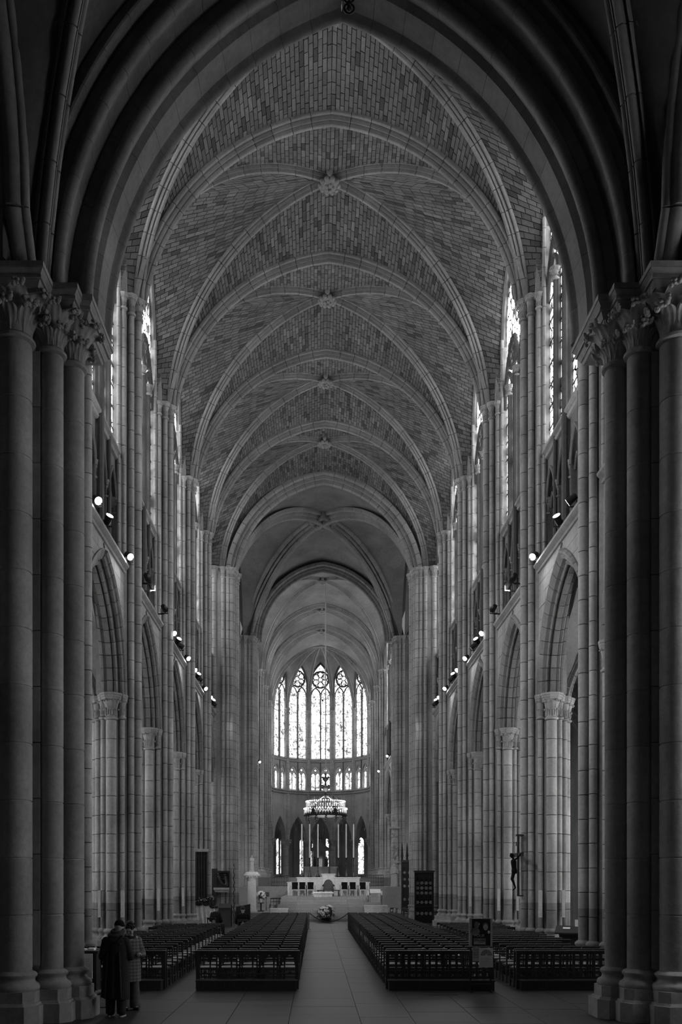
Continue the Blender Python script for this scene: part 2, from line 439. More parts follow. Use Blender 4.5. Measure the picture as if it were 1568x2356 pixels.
# ---------------------------------------------------------------- floor
floor_me = MB().box(-26, 26, -6, 130, -0.4, -0.02).mesh('floor', 'floor_stone', 0)
floor = structure('floor', 'polished pale stone floor of large slabs', mesh=floor_me)
def slabs():
    """big slabs laid in strips along the axis; the strips of the aisle line up with the joints in view"""
    edges = [-7.6,-6.4,-5.3,-4.2,-3.1,-2.0,-0.95,0.28,1.2,2.3,3.4,4.5,5.6,6.7,7.8]
    cand = []
    for i in range(len(edges)-1):
        y = 12.0+random.random()*0.8
        while y < 52:
            L = random.choice((0.75, 0.95, 1.15, 1.4, 1.7)) if y < 28 else 1.6
            cand.append((edges[i], edges[i+1], y, min(y+L, 51.8), random.uniform(-0.0015, 0.0015))); y += L
    def seen(c):
        x, y = (c[0]+c[1])/2, (c[2]+c[3])/2; u, v = pix((x, y, 0))
        inside = 0 < u < 1568 and v < 2356+40
        aisle = -0.95 <= x <= 1.2
        return ((c[1]-c[0])*(c[3]-c[2])/y**3) * (1 if inside and (y < 20 or aisle) else 0.001)
    cand.sort(key=seen, reverse=True)
    rest = MB()
    for k, (x0, x1, y0, y1, dz) in enumerate(cand):
        g = 0.0025
        if k < 170:
            m = MB(); z = dz
            m.add([(x0+g,y0+g,-0.03),(x1-g,y0+g,-0.03),(x1-g,y1-g,-0.03),(x0+g,y1-g,-0.03),(x0+g+.003,y0+g+.003,z),(x1-g-.003,y0+g+.003,z),(x1-g-.003,y1-g-.003,z),(x0+g+.003,y1-g-.003,z)],
                  [(4,5,6,7),(0,1,5,4),(1,2,6,5),(2,3,7,6),(3,0,4,7)])
            put('slab', m.mesh('slab', 'floor_stone', 0), floor)
        else: rest.box(x0+g, x1-g, y0+g, y1-g, -0.03, dz)
    o = put('slab_paving', rest.mesh('slab_paving', 'floor_stone', 0), floor); o['kind'] = 'stuff'
slabs()

# ---------------------------------------------------------------- compound piers
LOWER = [(-.68,0,.13),(-.53,-.30,.10),(-.53,.30,.10),(-.30,-.57,.085),(-.30,.57,.085),(0,-.76,.165),(0,.76,.165),(.30,-.57,.085),(.30,.57,.085),(.53,-.30,.10),(.53,.30,.10),(.68,0,.13)]
def pier(label, s, y, drums=False, x=PX, ztop=20.55, zarc=7.5, z0=0.0):
    root = thing('compound_pier', label, 'pier', (s*x, y, z0), 0 if s > 0 else PI, 'compound piers of the nave arcade' if y < XW else 'piers of the choir', 'structure')
    k = ('pcore', ztop, zarc)
    if k not in CACHE:
        m = MB()
        m.prism([(-.58,-.13),(-.58,.13),(-.44,.17),(-.40,.36),(-.22,.44),(-.17,.64),(.17,.64),(.22,.44),(.40,.36),(.44,.17),(.58,.13),(.58,-.13),(.44,-.17),(.40,-.36),(.22,-.44),(.17,-.64),(-.17,-.64),(-.22,-.44),(-.40,-.36),(-.44,-.17)], 0.4, zarc+0.9)
        m.prism([(-.58,-.13),(-.58,.13),(-.44,.17),(-.40,.42),(-.26,.50),(-.18,.70),(.5,.70),(.5,-.70),(-.18,-.70),(-.26,-.50),(-.40,-.42),(-.44,-.17)], zarc+0.85, ztop+2.6)
        CACHE[k] = m.mesh('core', 'stone', 0.3)
        p = MB(); oc = lambda q: [(q*-1.0,-.30),(q*-1.0,.30),(-.72*q,.62),(-.36,1.06*q),(.36,1.06*q),(.72*q,.62),(q*1.0,.30),(q*1.0,-.30),(.72*q,-.62),(.36,-1.06*q),(-.36,-1.06*q),(-.72*q,-.62)]
        p.prism(oc(1.12), 0, 0.30); p.prism(oc(1.04), 0.30, 0.36, 0.97); p.prism(oc(0.99), 0.36, 0.56)
        CACHE[('plinth',)] = p.mesh('plinth', 'stone', 0.3)
    put('core', CACHE[k], root); put('plinth', CACHE[('plinth',)], root)
    for (px_, py_, r) in LOWER:
        nave = px_ < -0.5
        top = ztop if nave else (zarc if r > 0.15 else zarc+0.05)
        zb = 0.56
        near = drums and (py_ < 0.1 if s > 0 else py_ > -0.1)
        put('base_moulding', base_mesh(r), root, (px_, py_, zb-0.06))
        if near:
            sh = put('shaft', shaft_mesh(r, 0.9, top, grooves=False), root, (px_, py_, 0))
            n = round((top-0.9)/0.62); h = (top-0.9)/n
            for i in range(n): put('drum', drum_mesh(r, h), sh, (0, 0, 0.9+i*h))
        else: put('shaft', shaft_mesh(r, 0.9, top), root, (px_, py_, 0))
        capital(root, r, 0.5 if nave else (0.62 if r > 0.15 else 0.57), (px_, py_, top), ab=0.13 if nave else 0.2)
    for sy in (-1, 1):
        put('wall_shaft', shaft_mesh(0.07, 12.5, ztop), root, (-.36, sy*.62, 0))
        capital(root, 0.07, 0.4, (-.36, sy*.62, ztop), ab=0.1)
        for qx, qy, qr in ((-.22,.72,.06),): put('wall_shaft', shaft_mesh(qr, 12.5 if z0 < 1 else 10, 23.4-z0), root, (qx, sy*qy, 0))
    return root
pier('left pier nearest the dark porch, mostly hidden behind its columns', -1, YP[0])
pier('right pier nearest the dark porch, lit brightly along its shafts', 1, YP[0], True)
pier('left pier rising behind the two standing people', -1, YP[1], True)
pier('right pier with the black crucifix on its shaft', 1, YP[1], True)
for k in range(2, 5):
    w = ORD[k]
    pier(f'{w} pier of the left row, counted from the two standing people' if k > 2 else 'left pier next behind the one beside the two people', -1, YP[k], k == 2)
    pier(f'{w} pier of the right row, counted from the crucifix pier' if k > 2 else 'right pier next behind the crucifix pier', 1, YP[k], k == 2)

# ---------------------------------------------------------------- elevation of one bay (local: nave towards -X, Y along the nave)
ARCH_PROF = [(.16,-.40),(.10,-.46),(.03,-.42),(0,-.36),(-.05,-.38),(-.11,-.35),(-.12,-.28),(-.08,-.22),(-.16,-.20),(-.22,-.23),(-.28,-.19),(-.27,-.12),(-.22,-.08),(-.34,-.08),(-.34,.08),(-.22,.08),(-.28,.19),(-.16,.20),(-.12,.30),(0,.36),(.16,.40)]
def plate(m, u0, u1, zt, x0, x1, ops, n=8):
    """wall plate across Y with pointed openings (centre, arc, springing, base); fills up to zt, both faces and the soffits"""
    ops = sorted(ops, key=lambda o: o[0]); u = u0
    zb = min(o[3] for o in ops) if ops else 0
    for (c, arc, zs, base) in ops:
        if c-arc.h-u > 0.005: m.box(x0, x1, u, c-arc.h, base, zt)
        L = [(c+a, b) for a, b in arch_line(arc, n, zs)]
        p = []; fs = []
        for a, b in L: p += [(x0,a,b),(x0,a,zt),(x1,a,b),(x1,a,zt)]
        for i in range(len(L)-1):
            q = 4*i; fs += [(q,q+4,q+5,q+1),(q+2,q+3,q+7,q+6),(q,q+2,q+6,q+4)]
        m.add(p, fs); u = c+arc.h
    if u1-u > 0.005: m.box(x0, x1, u, u1, zb, zt)
    return m
def bay_meshes(L, detail, zarc=8.32, top_arc=11.85):
    k = ('bay', L, detail, zarc)
    if k in CACHE: return CACHE[k]
    D = {}
    arc = Arc(L/2-0.62, top_arc-zarc)
    D['arc'] = arc
    e = L/2-0.55
    core = MB(); plate(core, -L/2, L/2, 12.3, -0.30, 0.30, [(0, arc, zarc, zarc)], 12)
    D['core'] = core.mesh('wall_core', 'wall_stone', 0.4)
    # ashlar of the spandrel
    blocks = []; outer = Arc.__new__(Arc); outer.__dict__ = dict(arc.__dict__); outer.R = arc.R+0.15; outer.r = arch_top(arc, 0.15)
    z = zarc; nc = 10; hc = (12.22-zarc)/nc; g = 0.006
    for i in range(nc):
        za, zb = zarc+i*hc, zarc+(i+1)*hc
        wa = outer.half(za-zarc) if za-zarc < outer.r else 0; wb = outer.half(zb-zarc) if zb-zarc < outer.r else 0
        runs = [(-e, -wa, -wb, -1), (wa, e, wb, 1)] if wa > 0.02 else [(-e, e, 0, 0)]
        for (ua, ub, uw, sd) in runs:
            span = ub-ua
            if span < 0.05: continue
            n = max(1, round(span/0.85)); off = (0.5 if i % 2 else 0)
            cuts = [ua]+[ua+span*(j+off*0.5)/n for j in range(1 if not off else 0, n) if 0.12 < span*(j+off*0.5)/n < span-0.12]+[ub]
            for j in range(len(cuts)-1):
                a0, a1 = cuts[j]+g, cuts[j+1]-g; b0, b1 = a0, a1
                if sd < 0 and j == len(cuts)-2: b1 = uw-g
                if sd > 0 and j == 0: b0 = uw+g
                if b1-b0 < 0.02: continue
                x = -0.35+random.uniform(-.003,.003)
                m = MB().add([(x,a0,za+g),(x,a1,za+g),(x,b1,zb-g),(x,b0,zb-g),(-.29,a0,za+g),(-.29,a1,za+g),(-.29,b1,zb-g),(-.29,b0,zb-g)],
                             [(0,1,2,3),(0,4,5,1),(1,5,6,2),(2,6,7,3),(3,7,4,0)])
                blocks.append(m)
    D['blocks'] = [b.mesh('ashlar_block', 'wall_stone', 0) for b in blocks] if detail else None
    if not detail:
        J = MB()
        for b in blocks: J.join(b)
        D['ashlar'] = J.mesh('ashlar', 'wall_stone', 0)
    st = MB(); prof = [(-.30,12.18),(-.40,12.2),(-.43,12.25),(-.40,12.29),(-.44,12.31),(-.52,12.38),(-.53,12.44),(-.30,12.46)]
    st.loft([[(x, u, z) for x, z in prof] for u in (-e, e)]); D['string'] = st.mesh('string_course', 'wall_stone', 0.5)
    st = MB(); prof = [(-.12,15.72),(-.2,15.74),(-.24,15.80),(-.2,15.84),(-.3,15.9),(-.3,15.97),(.2,16.02),(.2,15.72)]
    st.loft([[(x, u, z) for x, z in prof] for u in (-e, e)]); D['string2'] = st.mesh('string_course', 'wall_stone', 0.5)
    tri = MB(); cs = [(-1.5+i)*(2*e/4) for i in range(4)]; ta = Arc(2*e/8-0.16, 0.98)
    plate(tri, -e, e, 15.75, -0.12, 0.06, [(c, ta, 14.35, 12.46) for c in cs]); D['tri'] = tri.mesh('triforium_arcade', 'shaded_stone', 0.4)
    tr = MB()
    for c in cs:
        for sgn in (-1, 1):      # roll moulding round each head and a trefoil sub-arch
            pass
        tr.tube([(-0.14, c+a, z) for a, z in arch_line(ta, 7, 14.35, -0.02)], 0.05, 6)
        a2 = Arc(ta.h*0.5-0.03, 0.42)
        for q in (-1, 1): tr.tube([(-0.02, c+q*ta.h*0.5+a, z) for a, z in arch_line(a2, 5, 14.2)], 0.035, 5)
        tr.tube([(-0.02, c+0.14*math.cos(t), 14.84+0.14*math.sin(t)) for t in [2*PI*i/10 for i in range(10)]], 0.035, 5, closed=True)
    D['tri_tr'] = tr.mesh('triforium_tracery', 'shaded_stone', 0.8)
    bk = MB(); bk.box(0.95, 1.1, -L/2, L/2, 12.0, 16.0); bk.box(0.05, 1.0, -L/2, L/2, 12.2, 12.4); bk.box(0.05, 1.0, -L/2, L/2, 15.75, 15.9); D['tri_back'] = bk.mesh('passage_wall', 'shaded_stone', 0)
    # clerestory frame: a stilted wall arch
    wa = Arc(L/2-0.62, 3.4)
    fr = MB(); plate(fr, -L/2, L/2, 27.6, -0.12, 0.30, [(0, wa, 23.5, 15.9)], 10); D['frame'] = fr.mesh('clerestory_wall', 'shaded_stone', 0.4)
    ro = MB(); ro.tube([(-0.16, a, z) for a, z in [(-wa.h, 16)]+arch_line(wa, 9, 23.5)+[(wa.h, 16)]], 0.09, 6); D['wallrib'] = ro.mesh('wall_rib', 'shaded_stone', 0.8)
    D['wa'] = wa; D['cs'] = cs; D['e'] = e; CACHE[k] = D; return D
def bay(s, y0, y1, detail=0, px=PX, parent=None, z0=0.0, vouss=True, light_mat='stained_glass', label=None, lights=4):
    global WIN
    L = round(y1-y0, 3); D = bay_meshes(L, detail); yc = (y0+y1)/2
    w = parent or (wallR if s > 0 else wallL); M = Matrix.Translation((s*px, yc, z0)) @ Matrix.Rotation(0 if s > 0 else PI, 4, 'Z')
    put('wall_core', D['core'], w, M=M)
    if detail:
        for b in D['blocks']: put('ashlar_block', b, w, M=M)
    else: put('ashlar', D['ashlar'], w, M=M)['kind'] = 'stuff'
    for nm, kk in (('string_course','string'),('string_course','string2'),('triforium_arcade','tri'),('triforium_tracery','tri_tr'),('passage_wall','tri_back'),('clerestory_wall','frame'),('wall_rib','wallrib')):
        put(nm, D[kk], w, M=M)
    arc = D['arc']
    if detail and vouss:
        a = put('arcade_arch', None, w, M=M)
        for sg in (1, -1): rib_half(ARCH_PROF, arc, 11, a, (0, 0, 8.32), sg*PI/2, mat='shaded_arch_stone')
    else:
        k = ('archj', L)
        if k not in CACHE:
            J = MB()
            for sg in (1, -1): rib_half(ARCH_PROF, arc, 9, None, (0, 0, 8.32), sg*PI/2, joined=J)
            CACHE[k] = J.mesh('arcade_arch', 'shaded_arch_stone', 0.5)
        put('arcade_arch', CACHE[k], w, M=M)
    cm = ('colon',)
    if cm not in CACHE: CACHE[cm] = shaft_mesh(0.065, 12.5, 14.0, 0.8, 'stone', 8)
    e = D['e']
    for i in range(5):
        u = -e+0.1+i*(2*e-0.2)/4
        put('colonnette', CACHE[cm], w, M=M @ Matrix.Translation((-0.1, u, 0)))
        capital(w, 0.065, 0.3, (0,0,0)).matrix_basis = M @ Matrix.Translation((-0.1, u, 14.0))
    for c in D['cs']:
        put('colonnette', CACHE[cm], w, M=M @ Matrix.Translation((0.0, c, 0)) @ Matrix.Diagonal((.7,.7,1,1)))
    return window(M, L, D, light_mat, lights)
WIN = 0
def pane_mesh(w, h, mat):
    k = ('pane', round(w,3), round(h,3), mat)
    if k not in CACHE: CACHE[k] = MB().box(-0.006, 0.006, -w/2, w/2, 0, h).mesh('pane', mat, 0)
    return CACHE[k]
def head_mesh(h, r, mat, zs=0.0, n=6):
    k = ('head', round(h,3), round(r,3), mat)
    if k not in CACHE:
        L = arch_line(Arc(h, r), n); m = MB(); N = len(L)
        m.add([(-.006,a,z) for a,z in L]+[(.006,a,z) for a,z in L], [tuple(range(N)), tuple(range(2*N-1,N-1,-1))]+[(i,(i+1)%N,N+(i+1)%N,N+i) for i in range(N)])
        CACHE[k] = m.mesh('head_pane', mat, 0)
    return CACHE[k]
def window(M, L, D, mat, lights=4, zsill=16.02, zlan=20.7, zspring=23.5, label=None, glow=True):
    """tall clerestory window: lancets between mullions, tracery circles above, iron saddle bars"""
    global WIN
    WIN += 1
    o = structure(f'window_{WIN}', label); o.matrix_basis = M
    wa = D['wa']; W2 = 2*wa.h-0.1; lw = W2/lights; n = 7; ph = (zlan-zsill)/n
    x = -0.03
    for i in range(lights):
        c = -W2/2+lw*(i+0.5); pw = lw-0.15
        for j in range(n):
            clear = (i*7+j*3+WIN) % 23 == 0
            put('pane', pane_mesh(pw, ph-0.02, 'plain_glass' if clear else mat), o, (x, c, zsill+j*ph+0.01))
        put('head_pane', head_mesh(pw/2, lw*0.85, mat), o, (x, c, zlan))
    # glass of the tracery
    k = ('upper', L, lights, mat, zlan)
    if k not in CACHE:
        Lp = [(-wa.h+.03, zlan)]+arch_line(wa, 8, zspring, -0.03)+[(wa.h-.03, zlan)]; N = len(Lp); m = MB()
        m.add([(-.02,a,z) for a,z in Lp]+[(-.01,a,z) for a,z in Lp], [tuple(range(N)), tuple(range(2*N-1,N-1,-1))])
        CACHE[k] = m.mesh('tracery_pane', mat, 0)
        t = MB(); fill = MB()
        def ring(c, z, r, w=0.075): t.tube([(-0.06, c+r*math.cos(q), z+r*math.sin(q)) for q in [2*PI*i/18 for i in range(18)]], w, 6, closed=True)
        for i in range(lights):
            c = -W2/2+lw*(i+0.5); t.tube([(-0.06, c+a, z) for a, z in arch_line(Arc(lw/2, lw*0.92), 6, zlan)], 0.075, 6)
        if lights == 4:
            for q in (-1, 1):
                c = q*W2/4; t.tube([(-0.08, c+a, z) for a, z in arch_line(Arc(W2/4, W2*0.27*1.55), 7, zlan)], 0.09, 6)
                ring(c, zlan+lw*0.92+lw*0.36, lw*0.44)
                for i in range(6): ring(c+lw*0.23*math.cos(i*PI/3), zlan+lw*1.28+lw*0.23*math.sin(i*PI/3), lw*0.13, 0.03)
            zc = zspring+wa.r*0.36; rr = min(wa.h*0.44, 1.15)
        else:
            zc = zspring+wa.r*0.26; rr = wa.h*0.8
        ring(0, zc, rr, 0.1)
        for i in range(6): ring(rr*0.6*math.cos(i*PI/3+PI/6), zc+rr*0.6*math.sin(i*PI/3+PI/6), rr*0.34, 0.05)
        CACHE[k+('t',)] = t.mesh('tracery', 'tracery', 0.8)
        CACHE[k+('bar',)] = MB().box(-0.06, -0.035, -W2/2, W2/2, -0.02, 0.02).mesh('saddle_bar', 'iron', 0)
        for nm, r_, d_ in (('mull', 0.075, 0.2), ('mull2', 0.12, 0.3)):
            q = MB(); q.prism([(-d_/2,-r_*.4),(-d_/2,r_*.4),(-.02,r_),(d_/2,r_*.5),(d_/2,-r_*.5),(-.02,-r_)], zsill-0.1, zlan+0.05)
            q.lathe([(r_*0.9,12.5 if zsill > 15.5 and zsill < 17 else zsill),(r_*0.8,zlan)], 8, (-d_/2, 0, 0)); CACHE[k+(nm,)] = q.mesh('mullion', 'tracery', 0.6)
    put('tracery_pane', CACHE[k], o); put('tracery', CACHE[k+('t',)], o)
    for j in range(1, n+1): put('saddle_bar', CACHE[k+('bar',)], o, (0, 0, zsill+j*ph))
    for i in range(1, lights):
        big = lights == 2 or i == 2
        c = -W2/2+lw*i; put('mullion', CACHE[k+('mull2' if big and lights == 4 else 'mull',)], o, (-0.1, c, 0))
        capital(o, 0.08, 0.28, (-0.2, c, zlan-0.1), ab=0.08)
    return o
EDGES = [16.5]+YP+[XW-0.7]
for s in (-1, 1):
    for k in range(len(EDGES)-1):
        bay(s, EDGES[k], EDGES[k+1], 1 if k <= (2 if s > 0 else 2) else 0)

# ---------------------------------------------------------------- rib vaults
def in_view(c, planes):
    if c[1] < 17: return False
    u, v = pix(c)
    if not (0 < u < 1568 and 0 < v < 2356): return False
    for y, top in planes:
        if y < c[1]-0.2:
            t = y/c[1]; x = CX+(c[0]-CX)*t; z = CZ+(c[2]-CZ)*t
            if z > top(x): return False
    return True
def vault(root, cx, yc, a, b, zs, rT, rD, pT, xw, wh, zw, rw, rib_t=RIB_T, rib_d=RIB_D, bricks=0, nT=66, nW=46, sepribs=False, planes=(), boss=0.34, front=True, back=True, rib_front=True, wallcells=True, mat='web_plain', offs=0.0, ribmat='rib_stone'):
    aT = Arc(a, rT, pT); Ld = math.hypot(a, b); aD = Arc(Ld, rD, 0.0); aW = Arc(wh, rw)
    def T(sx, sy, t): q = aT.at(t); return Vector((cx+sx*q[0], yc+sy*b, zs+q[1]))
    def D(sx, sy, t): q = aD.at(t); return Vector((cx+sx*q[0]*a/Ld, yc+sy*q[0]*b/Ld, zs+q[1]))
    st = 0.3
    def Wl(sx, sy, t):
        if t < st: return Vector((cx+sx*xw, yc+sy*wh, zs+(zw-zs)*t/st))
        q = aW.at((t-st)/(1-st)); return Vector((cx+sx*xw, yc+sy*q[0], zw+q[1]))
    web = MB(); bs = []
    mid = Vector((cx, yc, zs))
    def cell(A, B, n, blen):
        pts = []; fs = []
        for i in range(n+1):
            P, Q = A(i/n), B(i/n); pts += [P, P.lerp(Q, 0.5), Q]
        for i in range(n): q = 3*i; fs += [(q,q+1,q+4,q+3),(q+1,q+2,q+5,q+4)]
        web.add(pts, fs)
        if not bricks: return
        for i in range(n):
            d0, d1 = (i+0.075)/n, (i+0.925)/n
            P0, Q0, P1, Q1 = A(d0), B(d0), A(d1), B(d1)
            ln = (Q0-P0).length
            if ln < 0.15: continue
            k = max(1, round(ln/(blen*0.72))); ph = 0.0 if i % 2 else 0.5
            cuts = [0.0]+[(j+ph)/k for j in range(k+1) if 0.03 < (j+ph)/k < 0.97]+[1.0]
            for j in range(len(cuts)-1):
                g = 0.011/ln; v0, v1 = cuts[j]+g, cuts[j+1]-g
                if v1 <= v0: continue
                q = [P0.lerp(Q0,v0), P0.lerp(Q0,v1), P1.lerp(Q1,v1), P1.lerp(Q1,v0)]
                nn = (q[1]-q[0]).cross(q[3]-q[0])
                if nn.length < 1e-6: continue
                nn.normalize(); c = (q[0]+q[2])/2
                if nn.dot(mid-c) < 0: nn = -nn
                dlt = 0.03+random.uniform(-.006,.008)
                area = (q[1]-q[0]).length*(q[3]-q[0]).length
                view = (Vector((CX,0,CZ))-c); ca = max(0.0, nn.dot(view.normalized()))
                bs.append((area*ca/view.length_squared, q, nn*dlt, nn*-0.01, c))
    for sx in (-1, 1):
        for sy in (-1, 1):
            if (sy < 0 and front) or (sy > 0 and back):
                cell(lambda t: T(sx, sy, t), lambda t: D(sx, sy, t), nT, 0.5)
            if wallcells: cell(lambda t: D(sx, sy, t), lambda t: Wl(sx, sy, t), nW, 0.5)
    put('web', web.mesh('web', 'mortar' if bricks else mat, 0.9 if not bricks else 0), root)
    if bricks:
        bs.sort(key=lambda q: (-q[0] if in_view(q[4], planes) else 1))
        rest = MB(); rest.tone = 1.0; n = 0
        for area, q, up, dn, c in bs:
            tone = random.choice((0.5,0.72,0.85,0.92,0.96,1.0,1.0,1.0,1.04,1.08,1.12,1.3))*random.uniform(0.94,1.06)
            P = [p+dn for p in q]+[p+up for p in q]; fs = [(4,5,6,7),(0,1,5,4),(1,2,6,5),(2,3,7,6),(3,0,4,7)]
            if n < bricks and area > 0:
                m = MB(); m.tone = tone; m.add(P, fs); put('brick', m.mesh('brick', 'brick', 0, tone=True), root); n += 1
            else:
                rest.tone = tone; rest.add(P, fs)
        put('brickwork', rest.mesh('brickwork', 'brick', 0, tone=True), root)['kind'] = 'stuff'
    # ribs
    O = (cx, yc, zs)
    dirs = [(sx, sy) for sx in (1, -1) for sy in (1, -1)]
    if sepribs:
        for sx, sy in dirs:
            r = put('diagonal_rib', None, root); rib_half(rib_d, aD, 15, r, O, math.atan2(sy*b, sx*a), mat=ribmat)
        if rib_front:
            r = put('transverse_rib', None, root)
            for yw in (0, PI): rib_half(rib_t, aT, 14, r, (cx, yc-b, zs), yw, mat=ribmat)
    else:
        J = MB()
        for sx, sy in dirs: rib_half(rib_d, aD, 13, None, O, math.atan2(sy*b, sx*a), joined=J)
        put('diagonal_rib', J.mesh('diagonal_rib', ribmat, 0.5), root)
        if rib_front:
            J = MB()
            for yw in (0, PI): rib_half(rib_t, aT, 14, None, (cx, yc-b, zs), yw, joined=J)
            put('transverse_rib', J.mesh('transverse_rib', ribmat, 0.5), root)
    if boss:
        m = MB(); z = zs+rD; m.lathe([(boss*0.5,-0.12),(boss*0.9,-0.18),(boss*1.0,-0.28),(boss*0.8,-0.36),(boss*0.55,-0.38)], 14, (0,0,z))
        for i in range(10): m.ball((boss*0.95*math.cos(i*PI/5), boss*0.95*math.sin(i*PI/5), z-0.30), boss*0.3, 6, 4)
        for i in range(5): m.ball((boss*0.4*math.cos(i*PI*0.4), boss*0.4*math.sin(i*PI*0.4), z-0.40), boss*0.24, 6, 4)
        for q in (-1, 1): m.ball((0, q*boss*1.15, z-0.12), boss*0.42, 8, 6, (0.8,0.7,1.2))
        put('keystone', m.mesh('keystone', ribmat, 0.9), root, (cx, yc, 0))
    return aT
NA, NB = 6.3, 3.1
planes = [(16.4, lambda x: 12.62+(PORCH.z(x) if abs(x) < 4.44 else 0))]
for k in range(len(EDGES)-1):
    y0, y1 = EDGES[k], EDGES[k+1]
    if k == len(EDGES)-2: y1 = XW-0.35
    root = structure('ceiling', f'rib vault of cut stone over the {ORD[k+1]} bay of the nave')
    aT = vault(root, 0, (y0+y1)/2, NA, (y1-y0)/2, ZS, 6.1, 6.65, 0.8, 6.82, (y1-y0)/2-0.6, 23.5, 3.4,
          bricks=(1 if k == 0 else 300 if k < 4 else 240), sepribs=(1 <= k <= 3), planes=list(planes), rib_front=k > 0)
    planes.append((y1, lambda x, aT=aT: ZS-0.35+aT.z(min(abs(x), 6.25))))

# ---------------------------------------------------------------- crossing, transept arms, choir
def cluster_pier(label, x, y, half=1.25, z0=0.0, ztop=20.55, n=24):
    root = thing('crossing_pier', label, 'pier', (x, y, z0), 0, 'crossing piers', 'structure')
    k = ('cluster', half, ztop, z0)
    pts = []
    for i in range(n):
        a = 2*PI*i/n; c, q = math.cos(a), math.sin(a); e = 0.62
        pts.append((half*math.copysign(abs(c)**e, c), half*math.copysign(abs(q)**e, q)))
    if k not in CACHE:
        m = MB(); m.prism([(px_*0.97, py_*0.97) for px_, py_ in pts], 0.4, ztop+0.72); CACHE[k] = m.mesh('core', 'stone', 0.3)
        m = MB(); m.prism([(px_*1.2, py_*1.2) for px_, py_ in pts], 0, 0.35); m.prism([(px_*1.13, py_*1.13) for px_, py_ in pts], 0.35, 0.6); CACHE[k+('p',)] = m.mesh('plinth', 'stone', 0.3)
    put('core', CACHE[k], root); put('plinth', CACHE[k+('p',)], root)
    for i, (px_, py_) in enumerate(pts):
        r = 0.15 if i % 3 == 0 else 0.10
        if py_ > half*0.6: continue
        put('base_moulding', base_mesh(r), root, (px_, py_, 0.58)); put('shaft', shaft_mesh(r, 0.95, ztop, 0.55), root, (px_, py_, 0))
        capital(root, r, 0.5, (px_, py_, ztop), ab=0.14)
    return root
cluster_pier('left pier at the near side of the crossing, beside the dark carved relief', -6.6, XW)
cluster_pier('right pier at the near side of the crossing, behind the dark carved cabinet', 6.6, XW)
cluster_pier('left pier at the far side of the crossing, behind the white pedestal', -6.4, XE)
cluster_pier('right pier at the far side of the crossing, behind the pale statue', 6.75, XE)
root = structure('ceiling', 'large rib vault over the crossing')
vault(root, 0, (XW+XE)/2, 5.95, 7.2, 20.95, 6.35, 6.75, 0.9, 6.1, 6.2, 20.95, 6.2, rib_t=RIB_X, rib_d=RIB_X, boss=0.8, mat='web_plain', rib_front=True)
tro = structure('wall_transept', 'walls of the transept arms')
m = MB()
for s in (-1, 1):
    for y0, y1 in ((XW-0.5, XW+0.4), (XE-0.4, XE+0.5)):
        m.box(min(s*7.9, s*20), max(s*7.9, s*20), y0, y1, 11.0 if y0 < 60 else 0, 28.0)
    m.box(min(s*19.6, s*20), max(s*19.6, s*20), XW, XE, 0, 28.0)
put('plain_wall', m.mesh('plain_wall', 'wall_stone', 0), tro)
for s in (-1, 1):
    r2 = structure('ceiling', 'plain vault of the %s transept arm' % ('left' if s < 0 else 'right'))
    vault(r2, s*13, 60, 6.6, 7.2, 20.95, 6.2, 6.7, 0.9, 6.7, 6.2, 20.95, 6.2, boss=0.4, rib_front=False)
    D = dict(wa=Arc(4.6, 4.5)); M = Matrix.Translation((s*19.45, 60, 0)) @ Matrix.Rotation(0 if s > 0 else PI, 4, 'Z')
    window(M, 9.2, D, 'stained_glass', 4, 9.0, 17.5, 19.5, label='large traceried transept window')
YC = [76.6, 83.0, 89.8]
PC = 5.95
wch = structure('wall_choir', 'both elevations of the choir behind the altar')
for i, y in enumerate(YC):
    for s in (-1, 1):
        pier(f'{ORD[i+1]} choir pier beyond the altar on the {"left" if s < 0 else "right"}', s, y, x=PC, ztop=17.8, zarc=4.75, z0=2.75)
ys = [XE+0.9]+YC
for i in range(3):
    for s in (-1, 1):
        bay(s, ys[i], ys[i+1], 0, PC, wch)
for i in range(3):
    root = structure('ceiling', f'rib vault over the {ORD[i+1]} bay of the choir')
    L = ys[i+1]-ys[i] if i else YC[0]-XE
    y0 = XE if i == 0 else ys[i]
    vault(root, 0.05, (y0+ys[i+1])/2, 5.35, (ys[i+1]-y0)/2, ZS-0.1, 6.0, 6.6, 0.7, 5.85, (ys[i+1]-y0)/2-0.5, 23.5, 3.3, boss=0.34, rib_t=RIB_X if i == 0 else RIB_T, bricks=(0), nT=20, nW=14)
# apse: seven sides round the centre
AC = (0.0, 91.0); AR = 5.6; ST = R(27.7)
apse = structure('wall_apse', 'polygonal apse with arcade, glazed triforium and tall windows')
m = MB(); wf = 2*AR*math.tan(ST/2)
ao = Arc(wf/2-0.34, 2.6); plate(m, -wf/2, wf/2, 12.2, -0.25, 0.35, [(0, ao, 7.0, 7.0)], 8); A_ARC = m.mesh('apse_arcade', 'wall_stone', 0.4)
m = MB(); prof = [(-.2,12.05),(-.38,12.1),(-.42,12.2),(-.36,12.28),(-.48,12.36),(-.48,12.46),(-.2,12.5)]
m.loft([[(x, u, z) for x, z in prof] for u in (-wf/2, wf/2)]); prof = [(-.1,15.6),(-.3,15.68),(-.34,15.8),(-.26,15.85),(-.36,15.95),(.2,16.1),(.2,15.6)]
m.loft([[(x, u, z) for x, z in prof] for u in (-wf/2, wf/2)]); A_STR = m.mesh('string_course', 'wall_stone', 0.4)
m = MB(); ta = Arc(0.5, 0.85); plate(m, -wf/2, wf/2, 15.7, -0.18, 0.05, [(-.58, ta, 14.4, 12.4), (.58, ta, 14.4, 12.4)])
